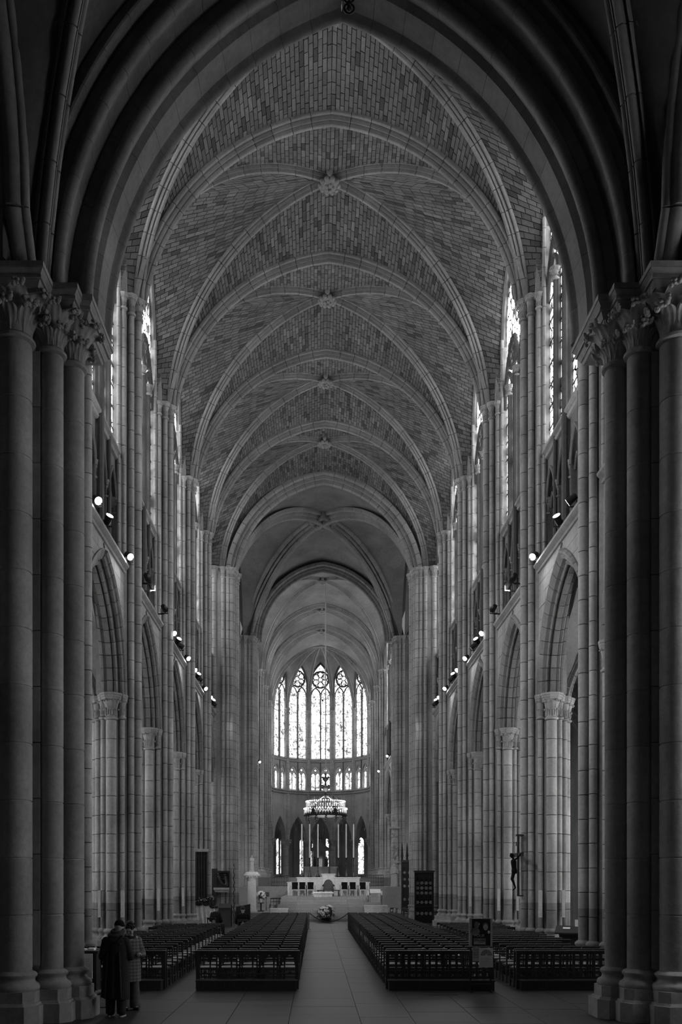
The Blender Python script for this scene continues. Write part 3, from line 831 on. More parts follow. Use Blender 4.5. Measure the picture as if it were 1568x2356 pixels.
for q in (-.58, .58):
    m.tube([(-.2, q+a, z) for a, z in [(-.5,12.5)]+arch_line(ta, 6, 14.4)+[(.5,12.5)]], 0.06, 6)
    m.tube([(.1, q, 12.4), (.1, q, 14.3)], 0.05, 6)
    for e in (-.25, .25): m.tube([(.1, q+e+a, z) for a, z in arch_line(Arc(.25, .4), 5, 14.15)], 0.04, 5)
    m.tube([(.1, q+.17*math.cos(t), 14.82+.17*math.sin(t)) for t in [2*PI*i/12 for i in range(12)]], 0.05, 5, closed=True)
A_TRI = m.mesh('triforium_arcade', 'wall_stone', 0.5)
m = MB(); wa = Arc(1.14, 2.35); plate(m, -wf/2, wf/2, 28.2, -0.1, 0.3, [(0, wa, 24.35, 15.9)], 9); A_CL = m.mesh('clerestory_wall', 'wall_stone', 0.4)
m = MB(); m.tube([(-.14, a, z) for a, z in [(-wa.h, 16)]+arch_line(wa, 9, 24.35)+[(wa.h, 16)]], 0.09, 6); A_RB = m.mesh('wall_rib', 'rib_stone', 0.8)
A_DARK = MB().box(0.2, 0.25, -wf/2, wf/2, 14.05, 15.7).mesh('passage_wall', 'stone', 0)
for i in range(-3, 4):
    th = i*ST; M = Matrix.Translation((AC[0]+AR*math.sin(th), AC[1]+AR*math.cos(th), 0)) @ Matrix.Rotation(PI/2-th, 4, 'Z')
    for nm, me in (('apse_arcade', A_ARC), ('string_course', A_STR), ('triforium_arcade', A_TRI), ('clerestory_wall', A_CL), ('wall_rib', A_RB)): put(nm, me, apse, M=M)
    window(M, 'apse', dict(wa=wa), 'stained_glass_apse', 2, 16.15, 23.05, 24.35, label='tall two-light window of the apse')
    WIN += 1; o = structure(f'window_{WIN}', 'small glazed double opening of the apse gallery'); o.matrix_basis = M
    for q in (-.83, -.33, .33, .83):
        for j in range(3): put('pane', pane_mesh(.44, .49, 'stained_glass_apse'), o, (.14, q, 12.65+j*.5))
        put('head_pane', head_mesh(.2, .34, 'stained_glass_apse'), o, (.14, q, 14.15))
    for q in (-.58, .58): put('roundel', MB().lathe([(.16, -.01), (.16, .01)], 14).xform(Matrix.Rotation(PI/2, 4, 'Y')).mesh('roundel', 'stained_glass_apse', 0), o, (.14, q, 14.82))
col_r = 0.30
for i in range(-4, 4):
    th = (i+0.5)*ST; rr = AR/math.cos(ST/2)
    px_, py_ = AC[0]+rr*math.sin(th), AC[1]+rr*math.cos(th)
    o = thing('apse_column', f'{ORD[i+5]} round column of the apse arcade, counted from the left', 'column', (px_, py_, 2.75), 0, 'columns of the apse', 'structure')
    put('base_moulding', base_mesh(col_r), o); put('shaft', shaft_mesh(col_r, 0.4, 3.4, 1.0), o); capital(o, col_r, 0.62, (0, 0, 3.4), ab=0.24)
    for q, r_ in ((-0.16, 0.07), (0, 0.10), (0.16, 0.07)):
        dx, dy = -math.sin(th)*0.28+math.cos(th)*q, -math.cos(th)*0.28-math.sin(th)*q
        put('wall_shaft', shaft_mesh(r_, 4.3, 18.3, 0.6), o, (dx, dy, 0)); capital(o, r_, 0.35, (dx, dy, 18.3), ab=0.1)
root = structure('ceiling', 'apse vault with ribs meeting behind the chandelier rope')
web = MB(); J = MB(); KZ = 27.25; KP = Vector((0.0, 90.3, 0)); nR = 12
def rib_pt(th, t):
    rr = AR/math.cos(ST/2)-0.2; V = Vector((AC[0]+rr*math.sin(th), AC[1]+rr*math.cos(th), 0))
    a = Arc((V-KP).length, KZ-21.5, 0.3); q = a.at(t); d = (V-KP).normalized(); return Vector((KP.x+d.x*q[0], KP.y+d.y*q[0], 21.5+q[1]))
for i in range(-4, 4):
    th = (i+0.5)*ST; V = rib_pt(th, 0)
    a = Arc(math.hypot(V.x-KP.x, V.y-KP.y), KZ-21.5, 0.3)
    rib_half(RIB_D, a, 11, None, (KP.x, KP.y, 21.5), math.atan2(V.y-KP.y, V.x-KP.x), joined=J)
for i in range(-3, 4):
    th = i*ST; wa2 = Arc(1.2, 2.5)
    for sg in (-1, 1):
        pts = []; fs = []
        for j in range(nR+1):
            t = j/nR; P = rib_pt(th+sg*ST/2, t)
            if t < 0.35: u, z = 1.2, 21.5+(24.35-21.5)*t/0.35
            else: q = wa2.at((t-0.35)/0.65); u, z = q[0], 24.35+q[1]
            c = Vector((AC[0]+(AR-0.05)*math.sin(th), AC[1]+(AR-0.05)*math.cos(th), z)); tn = Vector((math.cos(th), -math.sin(th), 0))
            Q = c+tn*(u*sg); pts += [P, P.lerp(Q, .5), Q]
        for j in range(nR): q = 3*j; fs += [(q,q+1,q+4,q+3),(q+1,q+2,q+5,q+4)]
        web.add(pts, fs)
put('web', web.mesh('web', 'web_plain', 0.9), root); put('apse_rib', J.mesh('apse_rib', 'rib_stone', 0.5), root)
# ambulatory ring behind the arcade
amb = structure('wall_ambulatory', 'curved outer wall of the ambulatory with chapel windows')
AO = 10.6; m = MB()
WA = [(-27.5, .36), (-12.2, .26), (-6.0, .26), (4.0, .36), (26.8, .42), (-48, .4), (48, .4), (-70, .4), (70, .4)]
def wall_pt(deg, r=AO): return (AC[0]+r*math.sin(R(deg)), AC[1]+r*math.cos(R(deg)))
for d0 in range(-100, 100, 4):
    a, b = wall_pt(d0), wall_pt(d0+4); a2, b2 = wall_pt(d0, AO+.3), wall_pt(d0+4, AO+.3)
    m.prism([a, b, b2, a2], 0, 11.2)
put('plain_wall', m.mesh('plain_wall', 'wall_stone', 0.4), amb)
m = MB()
for d0 in range(-100, 100, 10):
    for rr in (AO-0.1,):
        c = wall_pt(d0+3, rr); m.lathe([(.12, 2.75), (.12, 7.2), (.2, 7.6), (.2, 7.8)], 8, (c[0], c[1], 0))
        pa = []
        for i in range(9):
            t = i/8; c2 = wall_pt(d0+3, rr-(rr-6.0)*t); pa.append((c2[0], c2[1], 7.8+2.6*math.sin(PI*t*0.98)))
        m.tube(pa, 0.10, 6)
put('respond', m.mesh('respond', 'rib_stone', 0.8), amb)
for deg, hw in WA:
    WIN += 1; c = wall_pt(deg, AO-0.06); o = structure(f'window_{WIN}', 'narrow stained lancet of an ambulatory chapel'); o.matrix_basis = Matrix.Translation((c[0], c[1], 0)) @ Matrix.Rotation(PI/2-R(deg), 4, 'Z')
    for j in range(6): put('pane', pane_mesh(2*hw, .6, 'stained_glass_apse'), o, (0, 0, 3.3+j*.62))
    put('head_pane', head_mesh(hw, hw*1.3, 'stained_glass_apse'), o, (0, 0, 7.02))
    m = MB(); m.tube([(-.03, -hw, 3.2)]+[(-.03, a, z) for a, z in arch_line(Arc(hw, hw*1.3), 6, 7.02)]+[(-.03, hw, 3.2)], 0.07, 6); put('surround', m.mesh('surround', 'stone', 0.8), o)
for i in range(6):
    c = wall_pt(-50+20*i, 8.0)
    o = thing('ambulatory_column', f'{ORD[i+1]} slender column of the ambulatory, counted from the left', 'column', (c[0], c[1], 2.75), 0, 'slender ambulatory columns', 'structure')
    put('base_moulding', base_mesh(.2), o); put('shaft', shaft_mesh(.2, 0.4, 3.9, 1.2), o); capital(o, .2, .5, (0, 0, 3.9), ab=0.2)
m = MB()
for d0 in range(-100, 100, 10): m.prism([wall_pt(d0, AR+.2), wall_pt(d0, AO+.5), wall_pt(d0+10, AO+.5), wall_pt(d0+10, AR+.2)], 10.4, 10.7)
put('vault_slab', m.mesh('vault_slab', 'white_stone', 0), amb)
m = MB()
for s in (-1, 1): m.box(min(s*6.5, s*12), max(s*6.5, s*12), 67.6, 93, 10.4, 10.7); m.box(min(s*11.8, s*12), max(s*11.8, s*12), 67.6, 93, 0, 10.6)
put('plain_wall', m.mesh('plain_wall', 'wall_stone', 0), wch)

# ---------------------------------------------------------------- aisles
for s in (-1, 1):
    w = structure('wall_aisle_left' if s < 0 else 'wall_aisle_right', 'outer wall of the %s aisle' % ('left' if s < 0 else 'right'))
    m = MB()
    m.box(min(s*12.7, s*13.1), max(s*12.7, s*13.1), 12, XW, 0, 12.0); m.box(min(s*7.3, s*13), max(s*7.3, s*13), 15.9, 16.3, 0, 12)
    put('plain_wall', m.mesh('plain_wall', 'shaded_stone', 0), w)
    for k in range(len(EDGES)-1):
        y0, y1 = EDGES[k], EDGES[k+1]
        put('wall_shaft', shaft_mesh(.16, 0, 7.6, .62), w, (s*12.55, y0, 0)); capital(w, .16, .55, (s*12.55, y0, 7.6), ab=.16)
        for q in (-.35, .35): put('wall_shaft', shaft_mesh(.09, 0, 7.6, .62), w, (s*12.6, y0+q, 0))
        root = structure('ceiling', 'plain rib vault of the %s aisle' % ('left' if s < 0 else 'right'))
        vault(root, s*10.0, (y0+y1)/2, 2.55, (y1-y0)/2, 8.3, 2.9, 3.1, 0.8, 2.7, (y1-y0)/2-.4, 8.3, 2.8, boss=0.2, nT=10, nW=10)
        if s > 0 and k >= 3: continue
        WIN += 1; o = structure(f'window_{WIN}', 'window in the outer wall of the %s aisle' % ('left' if s < 0 else 'right'))
        o.matrix_basis = Matrix.Translation((s*12.66, (y0+y1)/2, 0)) @ Matrix.Rotation(0 if s > 0 else PI, 4, 'Z')
        for q in (-.62, .62):
            for j in range(7): put('pane', pane_mesh(1.1, .6, 'aisle_glass' if s < 0 else 'aisle_glass_south'), o, (0, q, 3.2+j*.62))
            put('head_pane', head_mesh(.55, .9, 'aisle_glass' if s < 0 else 'aisle_glass_south'), o, (0, q, 7.54))
        put('mullion', MB().box(-.12, .02, -.06, .06, 3.1, 8.3).mesh('mullion', 'stone', 0), o)
roof = structure('roof', 'closed roof space above the vaults', mesh=MB().box(-8.2, 8.2, 15, 98, 28.9, 29.2).mesh('roof', 'mortar', 0))

# ---------------------------------------------------------------- the dark porch bay in front
porch = structure('wall_porch', 'dark walls of the porch bay framing the view')
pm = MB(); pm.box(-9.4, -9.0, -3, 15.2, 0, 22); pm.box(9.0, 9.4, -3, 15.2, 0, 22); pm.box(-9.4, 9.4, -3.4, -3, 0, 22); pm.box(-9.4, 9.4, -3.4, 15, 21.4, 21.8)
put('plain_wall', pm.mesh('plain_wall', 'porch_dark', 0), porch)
pm = MB(); plate(pm, -9.4, 9.4, 28.9, 0.0, 1.0, [(0, Arc(5.1, 6.9), 12.62, 12.62)], 14)
pm.xform(Matrix.Translation((0, 15.35, 0)) @ Matrix.Rotation(PI/2, 4, 'Z'))
put('arch_wall', pm.mesh('arch_wall', 'shaded_porch_stone', 0.4), porch)
# great arch: three orders of mouldings, each a ring of wedge stones
def ring_profile():
    L = []
    def roll(cx, cy, r, a0, a1, n=7):
        for i in range(n+1): a = a0+(a1-a0)*i/n; L.append((cx+r*math.cos(a), cy+r*math.sin(a)))
    L.append((1.9,16.55)); L.append((0.1,16.55)); roll(0.02, 16.42, 0.10, PI*0.45, PI*1.4); L.append((0.03,16.28)); L.append((0.02,16.2)); L.append((0.05,15.84)); L.append((0.16,15.76))
    roll(0.16, 15.52, 0.105, PI*0.8, PI*1.85); L.append((0.36,15.62)); L.append((0.52,15.55)); L.append((0.50,15.2))
    roll(0.52, 15.00, 0.10, PI*0.85, PI*1.85); L.append((0.72,15.15)); L.append((0.84,15.05)); L.append((0.82,14.85)); roll(0.86, 14.80, 0.06, PI*0.9, PI*1.7, 4); L.append((0.98,14.82))
    L.append((1.9,14.82)); return L
RP = [(a, b-15.5) for a, b in ring_profile()]
RPm = [(a, -b) for a, b in reversed(RP)]
ringo = put('great_arch', None, porch)
rib_half(RP, PORCH, 13, ringo, (0, 15.5, 12.62), 0, gap=0.006, mat='shaded_porch_stone')
rib_half(RPm, PORCH, 13, ringo, (0, 15.5, 12.62), PI, gap=0.006, mat='shaded_porch_stone')
def leaf_mesh(h, w, flare, r):
    """broad ribbed leaf that rises from the necking and curls outward (local: outward = +X)"""
    m = MB(); nv, nu = 9, 12; P = []
    for i in range(nv+1):
        v = i/nv; ang = max(0, v-0.55)/0.45
        rho = r*1.01+flare*v**2.6; z = h*math.sin(min(v, 1)*PI*0.55)/math.sin(PI*0.55) if v > 0.9 else h*v*1.08
        ww = w*(0.55+0.75*math.sin(v*PI*0.62))*(1-0.35*max(0, v-0.75)/0.25)
        for j in range(nu+1):
            u = j/nu*2-1
            rid = 0.014*math.cos(u*PI*3.0)*(0.4+0.6*v)
            P.append((rho-0.35*ww*u*u*(1-0.3*v)+rid, u*ww/2, z-0.05*abs(u)*v))
    fs = []
    for i in range(nv):
        for j in range(nu): q = i*(nu+1)+j; fs.append((q,q+1,q+nu+2,q+nu+1))
    m.add(P, fs); tip = (r*1.01+flare, 0, P[nv*(nu+1)+nu//2][2]-0.03)
    rnd = random.Random(3)
    for k in range(16):
        m.ball((tip[0]+rnd.uniform(-.02,.06), rnd.uniform(-.085,.085), tip[2]+rnd.uniform(-.075,.05)), rnd.uniform(.022,.04), 6, 4, (1,1.1,0.9))
    return m.mesh('leaf', 'porch_stone', 0.9)
LEAF_BIG = leaf_mesh(0.62, 0.34, 0.34, 0.26); LEAF_SM = leaf_mesh(0.62, 0.27, 0.28, 0.20); LEAF_LOW = leaf_mesh(0.34, 0.18, 0.17, 0.21)
def big_capital(root, x, y, r, leaf, s):
    bell = MB().lathe([(r,11.5),(r+.05,11.52),(r+.06,11.56),(r+.03,11.6),(r,11.62),(r*1.02,11.85),(r*1.25,12.1),(r*1.5,12.22)], 20)
    c = put('capital', bell.mesh('capital', 'porch_stone', 0.7), root, (x, y, 0))
    for i in range(8): put('leaf', leaf, c, M=Matrix.Translation((0,0,11.62)) @ Matrix.Rotation(i*PI/4+PI/8, 4, 'Z'))
    for i in range(8): put('leaf', LEAF_LOW, c, M=Matrix.Translation((0,0,11.6)) @ Matrix.Rotation(i*PI/4, 4, 'Z') @ Matrix.Scale(r/0.21, 4))
def porch_pier(s, label):
    root = thing('porch_pier', label, 'pier', (0.05 if s > 0 else 0, 0, 0), 0, 'great porch piers', 'structure')
    q = lambda L: [(s*x, y) for x, y in L][::s]
    core = q([(5.02,16.45),(7.9,16.45),(7.9,14.3),(5.95,14.3),(5.9,14.9),(5.25,14.9),(5.22,15.25),(4.98,15.3),(5.0,15.9)])
    n = 14; h = (21-0.75)/22
    root2 = put('core', MB().prism(core, 0.6, 12.3).mesh('core', 'porch_stone', 0.3), root)
    # stones of the flat pilaster between the first two columns
    for i in range(11):
        z0 = 0.95+i*0.96; put('pilaster_block', MB().box(min(s*5.22,s*5.46), max(s*5.22,s*5.46), 14.80, 14.95, z0+.006, z0+.95).mesh('pilaster_block', 'porch_stone', 0), root)
    for (x, y, r, lf) in ((5.58,14.65,.27,LEAF_BIG),(5.08,15.0,.20,LEAF_SM),(4.82,15.40,.195,LEAF_SM)):
        put('base_moulding', base_mesh(r, 0.34, 'porch_stone', 24), root, (s*x, y, 0.55))
        sh = put('shaft', MB().lathe([(r*.95,.85),(r*.95,11.5)], 20).mesh('shaft', 'porch_stone', 0.6), root, (s*x, y, 0))
        k = 11; hh = (11.5-0.87)/k
        for i in range(k): put('drum', drum_mesh(r, hh, 'porch_stone', 24), sh, (0, 0, 0.87+i*hh))
        big_capital(root, s*x, y, r, lf, s)
        p = MB(); w = r+0.13
        oc = lambda w, c: [(s*(x+a*w), y+b*w) for a, b in ((-1,-c),(-c,-1),(c,-1),(1,-c),(1,c),(c,1),(-c,1),(-1,c))][::s]
        p.prism(oc(w+0.09, 0.62), 0, 0.33); p.prism(oc(w+0.05, 0.62), 0.33, 0.37, 0.95, (s*x, y)); p.prism(oc(w, 0.62), 0.37, 0.56)
        put('plinth', p.mesh('plinth', 'porch_stone', 0.3), root)
    def abacus(x0, x1, y0, y1):
        m = MB()
        for d0, d1, z0, z1 in ((-.12,-.10,12.2,12.27),(-.08,-.03,12.27,12.37),(0,0,12.38,12.43),(-.02,.04,12.44,12.52),(.05,.05,12.53,12.62)):
            a = [(x0-d0,y0-d0),(x1+d0,y0-d0),(x1+d0,y1+d0),(x0-d0,y1+d0)]; b = [(x0-d1,y0-d1),(x1+d1,y0-d1),(x1+d1,y1+d1),(x0-d1,y1+d1)]
            m.loft([[(s*x, y, z0) for x, y in a][::s], [(s*x, y, z1) for x, y in b][::s]])
        return m.mesh('abacus', 'porch_stone', 0.3)
    put('abacus', abacus(5.02, 6.6, 14.24, 15.2), root); put('abacus', abacus(4.60, 5.5, 14.76, 15.4), root); put('abacus', abacus(4.42, 5.3, 15.05, 16.5), root)
    return root
porch_pier(-1, 'dark column cluster of the porch on the left, with large leaf capitals')
porch_pier(1, 'dark column cluster of the porch on the right, with large leaf capitals')
# porch vault: ribs spring from the pier clusters and pass overhead
root = structure('ceiling', 'dark rib vault of the porch')
PV = dict(zs=12.62)
vault(root, 0, 8.2, 5.35, 6.7, 12.62, 6.9, 7.3, 1.0, 5.6, 5.9, 13.2, 5.6, rib_t=RIB_T, rib_d=rib_profile(0.5, 0.4), boss=0.4, mat='porch_dark', rib_front=False, nT=24, nW=18, ribmat='shaded_porch_stone')
m = MB()
for s in (-1, 1):
    a = Arc(5.9, 5.6)
    for off, r in ((5.42, .16), (5.24, .08), (5.64, .08)): m.tube([(s*off, 8.2-q, z) for q, z in arch_line(a, 12, 13.4)], r, 8); m.tube([(s*off, 14.5, 12.6), (s*off, 14.1, 13.4)], r, 8)
put('longitudinal_rib', m.mesh('longitudinal_rib', 'shaded_porch_stone', 0.8), root)
# added glowing window in the side wall, out of view, lighting the left columns
WIN += 1; o = structure(f'window_{WIN}', 'unseen window added in the porch side wall to light the columns')
for q in range(3):
    for j in range(5):
        put('pane', MB().box(8.96, 8.98, 11.4+q*.95, 12.3+q*.95, 3+j*1.7, 4.6+j*1.7).mesh('pane', 'porch_fill_glass', 0), o)

# entrance doors behind the camera, glow added to brighten the porch foreground
for i, x in enumerate((-1.6, 0.1)):
    o = structure(f'door_{i+1}', 'unseen entrance door with added glow lighting the porch'); o.location = (x, -2.9, 0)
    put('door_frame', MB().box(-.85,-.78,-.05,.05,0,3.6).box(.78,.85,-.05,.05,0,3.6).box(-.78,.78,-.05,.05,3.5,3.6).box(-.78,.78,-.05,.05,0,.3).mesh('door_frame', 'black_wood', 0), o)
    for j in range(2): put('pane', MB().box(-.76,.76,-.01,.01,.32+j*1.6,1.88+j*1.6).mesh('pane', 'door_fill_glass', 0), o)

# iron lamp bracket hanging from the crown of the great arch
o = thing('hanging_lamp', 'black iron lamp hanging from the crown of the dark great arch', 'lamp', (0.09, 15.0, 17.5))
put('rod', MB().tube([(0,0,.35),(0,0,1.6)], .055, 10).lathe([(.05,.28),(.06,.3),(.06,.42),(.05,.44)], 10).mesh('rod', 'iron', 0.6), o)
put('hook', MB().tube([(0,0,1.4),(0,0,1.15)], .09, 10).mesh('hook', 'iron', 0.6), o)
for z in (.26, .08):
    put('ring', MB().tube([(.085*math.cos(t), 0, z+.085*math.sin(t)) for t in [2*PI*i/18 for i in range(18)]], .018, 6, closed=True).mesh('ring', 'iron', 0.8), o)
put('globe', MB().ball((0,0,.16), .05, 10, 7).ball((0,0,.08), .045, 10, 7).mesh('globe', 'iron', 0.9), o)

# ================================================================ furnishings
def at(px_, d): return (px_-727)*d/F+CX
def zt(py_, d): return CZ+(2028-py_)*d/F
# ---------------------------------------------------------------- floodlights on the ledge of the gallery
LAMP_BODY = MB().lathe([(.05,-.16),(.085,-.14),(.10,0),(.115,.10),(.115,.13)], 14).mesh('housing', 'iron', 0.6)
LAMP_FACE = MB().lathe([(.105,.120),(.105,.132)], 16).mesh('lens', 'lamp_glow', 0); LAMP_OFF = MB().lathe([(.105,.120),(.105,.132)], 16).mesh('lens', 'pale_grey', 0)
LAMP_YOKE = MB().bar((-.13,0,0),(-.13,0,-.2),.02,.04).bar((.13,0,0),(.13,0,-.2),.02,.04).bar((-.14,0,-.2),(.14,0,-.2),.04,.03).mesh('yoke', 'iron', 0)
nl = {}
def flood(s, y, on, aim, x=6.40, z=12.70, watts=None, label=None):
    side = 'left' if s < 0 else 'right'
    if not label: nl[s] = nl.get(s, 0)+1
    o = thing('floodlight', label or f'{"glowing" if on > 0 else "dark-backed"} floodlight on the {side} gallery ledge, {ORD[nl.get(s, 0)]} from the front', 'floodlight', (s*x, y, z), 0, 'floodlights on the gallery ledges')
    put('yoke', LAMP_YOKE, o)
    if x < 6.3: put('bracket_arm', MB().box(min(0, s*.42), max(0, s*.42), -.02, .02, -.24, -.20).mesh('bracket_arm', 'iron', 0), o)
    d = (Vector(aim)-Vector((s*x, y, z))).normalized(); q = d.to_track_quat('Z', 'Y').to_matrix().to_4x4()
    h = put('housing', LAMP_BODY, o, M=q); put('lens', LAMP_FACE, h)
    if on:
        L = bpy.data.lights.new('floodlight_beam', 'SPOT'); L.energy = watts or (FLOOD if on > 0 else FLOOD*20 if aim[1] == 61.0 else FLOOD*0.9); L.spot_size = R(150 if on > 0 else 27 if aim[1] == 61.0 else 75); L.spot_blend = 0.8; L.shadow_soft_size = 0.12
        lo = bpy.data.objects.new('floodlight_beam', L); COL.objects.link(lo); lo.parent = o
        lo.matrix_basis = Matrix.Translation(d*0.2) @ (-d).to_track_quat('Z', 'Y').to_matrix().to_4x4()
SPOTS = []
flood(-1, 18.4, -1, (6.4, 22.4, 10.0), watts=900, label='added unseen floodlight behind the left porch columns aimed at the nearest right pier')  # two unseen floodlights added to brighten the right piers
flood(-1, 20.2, -1, (7.0, 28.2, 5.0), watts=900, label='added unseen floodlight behind the left porch columns aimed at the crucifix pier')
for k in range(6):
    y0 = ([21.8]+YP[1:]+[XW])[k] if k < 5 else None
    if y0 is None: break
    for i, dy in enumerate((1.45, 2.75, 5.45, 3.5)):
        if i == 3 and k < 2: continue
        for s in (-1, 1):
            on = -1 if (k == 1 or i == 3 or (s > 0 and k == 0 and i == 0)) else 1      # some are turned away, towards the altar
            if k == 1: dy = (1.2, 1.95, 4.5)[i]
            SPOTS.append((s, y0+dy, on, (s*-1.0, y0+dy-8.0, 5.0 if i != 1 else 22.0) if on > 0 else (s*-1.2, 61.0, 2.8) if k == 1 else (s*-6.6, y0+dy+8.0, 3.5)))
for a in sorted(SPOTS, key=lambda q: q[1]): flood(*a, x=6.2 if a[2] < 0 and a[3][1] == 61.0 else 6.40)
for s, y in ((-1, 69.6), (-1, 74.0), (1, 70.5), (1, 77.4), (1, 80.2)): flood(s, y, True, (0, y-8, 6.0), PC-0.58)

# ---------------------------------------------------------------- slim loudspeakers on the piers
def speaker(s, x, y, label, z0=1.27, h=0.85):
    o = thing('column_speaker', label, 'loudspeaker', (s*x, y, z0), 0, 'slim pale loudspeakers fixed to the piers')
    put('case', MB().box(-.05,.05,-.04,.05,0,h).mesh('case', 'pale_grey', 0), o); put('grille', MB().box(-.038,.038,-.046,-.038,.03,h-.03).mesh('grille', 'white_paint', 0), o)
    put('bracket', MB().box(-.015,.015,.05,.13,h*.45,h*.55).mesh('bracket', 'iron', 0), o)
for s in (-1, 1):
    for k in range(1, 4):
        who = {1: 'pier behind the two people' if s < 0 else 'crucifix pier', 2: f'second {"left" if s < 0 else "right"} pier beyond the porch', 3: f'third {"left" if s < 0 else "right"} pier beyond the porch'}[k]
        for q, nm in ((-.36, 'nave side'), (.36, 'aisle side')):
            speaker(s, PX+q, YP[k]-0.78, f'pale slim loudspeaker on the {who}, on its {nm}')
speaker(1, PX-.34, YP[0]-0.78, 'pale slim loudspeaker beside the dark porch columns on the right')

# ---------------------------------------------------------------- church chairs
def chair_meshes():
    d = {}
    d['seat'] = MB().loft([ell((0,0,.425),.20,.19,12), ell((0,0,.445),.215,.205,12), ell((0,0,.46),.20,.19,12)]).mesh('seat', 'straw', 0.8)
    d['seat_frame'] = MB().box(-.215,.215,-.2,-.17,.40,.44).box(-.215,.215,.17,.2,.40,.44).box(-.215,-.185,-.17,.17,.40,.44).box(.185,.215,-.17,.17,.40,.44).mesh('seat_frame', 'chair_wood', 0)
    d['front_leg'] = MB().lathe([(.016,0),(.02,.2),(.022,.42)], 6).mesh('leg', 'chair_wood', 0.8)
    d['back_post'] = MB().bar((0,0,0),(0,.0,.42),.032,.036).bar((0,0,.42),(0,-.035,.86),.032,.036).mesh('back_post', 'chair_wood', 0)
    d['top_rail'] = MB().box(-.205,.205,-.115,.0,.855,.88).box(-.2,.2,-.04,-.02,.79,.855).mesh('top_rail', 'chair_wood', 0)
    d['mid_rail'] = MB().box(-.2,.2,-.012,.006,.60,.65).mesh('mid_rail', 'chair_wood', 0)
    d['stretcher'] = MB().bar((-.19,0,.2),(.19,0,.2),.02).mesh('stretcher', 'chair_wood', 0)
    d['side_stretcher'] = MB().bar((0,-.18,.16),(0,.18,.16),.02).mesh('side_stretcher', 'chair_wood', 0)
    J = MB()
    J.box(-.2,.2,-.19,.19,.42,.455)
    jm = bpy.data.meshes.new('church_chair')
    B = MB()
    for sx in (-1, 1):
        B.bar((sx*.195,-.185,0),(sx*.195,-.22,.86),.032,.034); B.bar((sx*.195,.185,0),(sx*.195,.185,.42),.034)
        B.bar((sx*.195,-.18,.16),(sx*.195,.18,.16),.02)
    B.box(-.205,.205,-.30,-.185,.855,.88); B.box(-.2,.2,-.205,-.19,.60,.65); B.box(-.2,.2,-.19,.19,.39,.42); B.box(-.2,.2,-.22,-.2,.79,.855)
    nf = len(B.f); B.box(-.19,.19,-.18,.18,.42,.455)
    jm.from_pydata(B.v, [], B.f); jm.materials.append(MATS['chair_wood']); jm.materials.append(MATS['straw'])
    for i in range(nf, len(B.f)): jm.polygons[i].material_index = 1
    d['joined'] = jm; d['B'] = (B, nf); return d
CH = chair_meshes()
def chair(label, x, y, group, full, rz=0.0, z=0.0):
    rz += random.uniform(-.018, .018); x += random.uniform(-.006, .006); y += random.uniform(-.02, .02)
    if not full:
        o = put('church_chair', CH['joined'], None, (x, y, z), rz); return tag(o, label, 'chair', group)
    o = thing('church_chair', label, 'chair', (x, y, z), rz, group)
    put('seat', CH['seat'], o); put('seat_frame', CH['seat_frame'], o)
    for sx in (-1, 1):
        put('leg', CH['front_leg'], o, (sx*.195, .185, 0)); put('back_post', CH['back_post'], o, (sx*.195, -.185, 0)); put('side_stretcher', CH['side_stretcher'], o, (sx*.195, 0, 0))
    put('top_rail', CH['top_rail'], o, (0, -.185, 0)); put('mid_rail', CH['mid_rail'], o, (0, -.205, 0))
    put('stretcher', CH['stretcher'], o, (0, .185, 0)); put('stretcher', CH['stretcher'], o, (0, -.185, .03))
    return o
BLK = [('inner left', -3.16, -0.87, 43.0, 'arcaded aisle barrier', -1), ('inner right', 1.07, 3.48, 43.0, 'lattice aisle barrier', 1),
       ('outer left', -6.12, -3.84, 31.5, 'outer arcaded barrier', -1), ('outer right', 3.98, 6.2, 33.0, 'outer lattice barrier', 1)]
seats = []
for nm, x0, x1, ye, bar, sd in BLK:
    n = 5; y = 19.75; row = 1
    while y < ye:
        for i in range(n):
            if abs(x0+(x1-x0)*(i+.5)/n) > 5.6 and min(abs(y-q) for q in YP) < .8: continue     # the pier plinths stand here
            k = i if sd > 0 else n-1-i
            seats.append((y, x0+(x1-x0)*(i+.5)/n, row, k+1, nm, bar))
        y += 0.78; row += 1
PEOPLE_SEATS = set()
seats.sort(key=lambda q: (round(q[0], 2), abs(q[1])))
far = MB(); nfar = []
B, nf = CH['B']
fm = bpy.data.meshes.new('far_chairs'); fv = []; ff = []; fmat = []
for i, (y, x, row, col_, nm, bar) in enumerate(seats):
    if i < 300: chair(f'rush-seated chair, {ORD[row]} row behind the {bar}, {ORD[col_]} from the centre', x, y, f'chairs of the {nm} block', i < 110)
    else:
        o = len(fv); fv += [(vx+x, vy+y, vz) for vx, vy, vz in B.v]; ff += [tuple(o+q for q in f) for f in B.f]; fmat += [0]*nf+[1]*(len(B.f)-nf)
fm.from_pydata(fv, [], ff); fm.materials.append(MATS['chair_wood']); fm.materials.append(MATS['straw']); fm.polygons.foreach_set('material_index', fmat)
o = put('church_chairs', fm); tag(o, 'dense far rows of dark rush-seated chairs towards the altar', 'chairs', None, 'stuff')

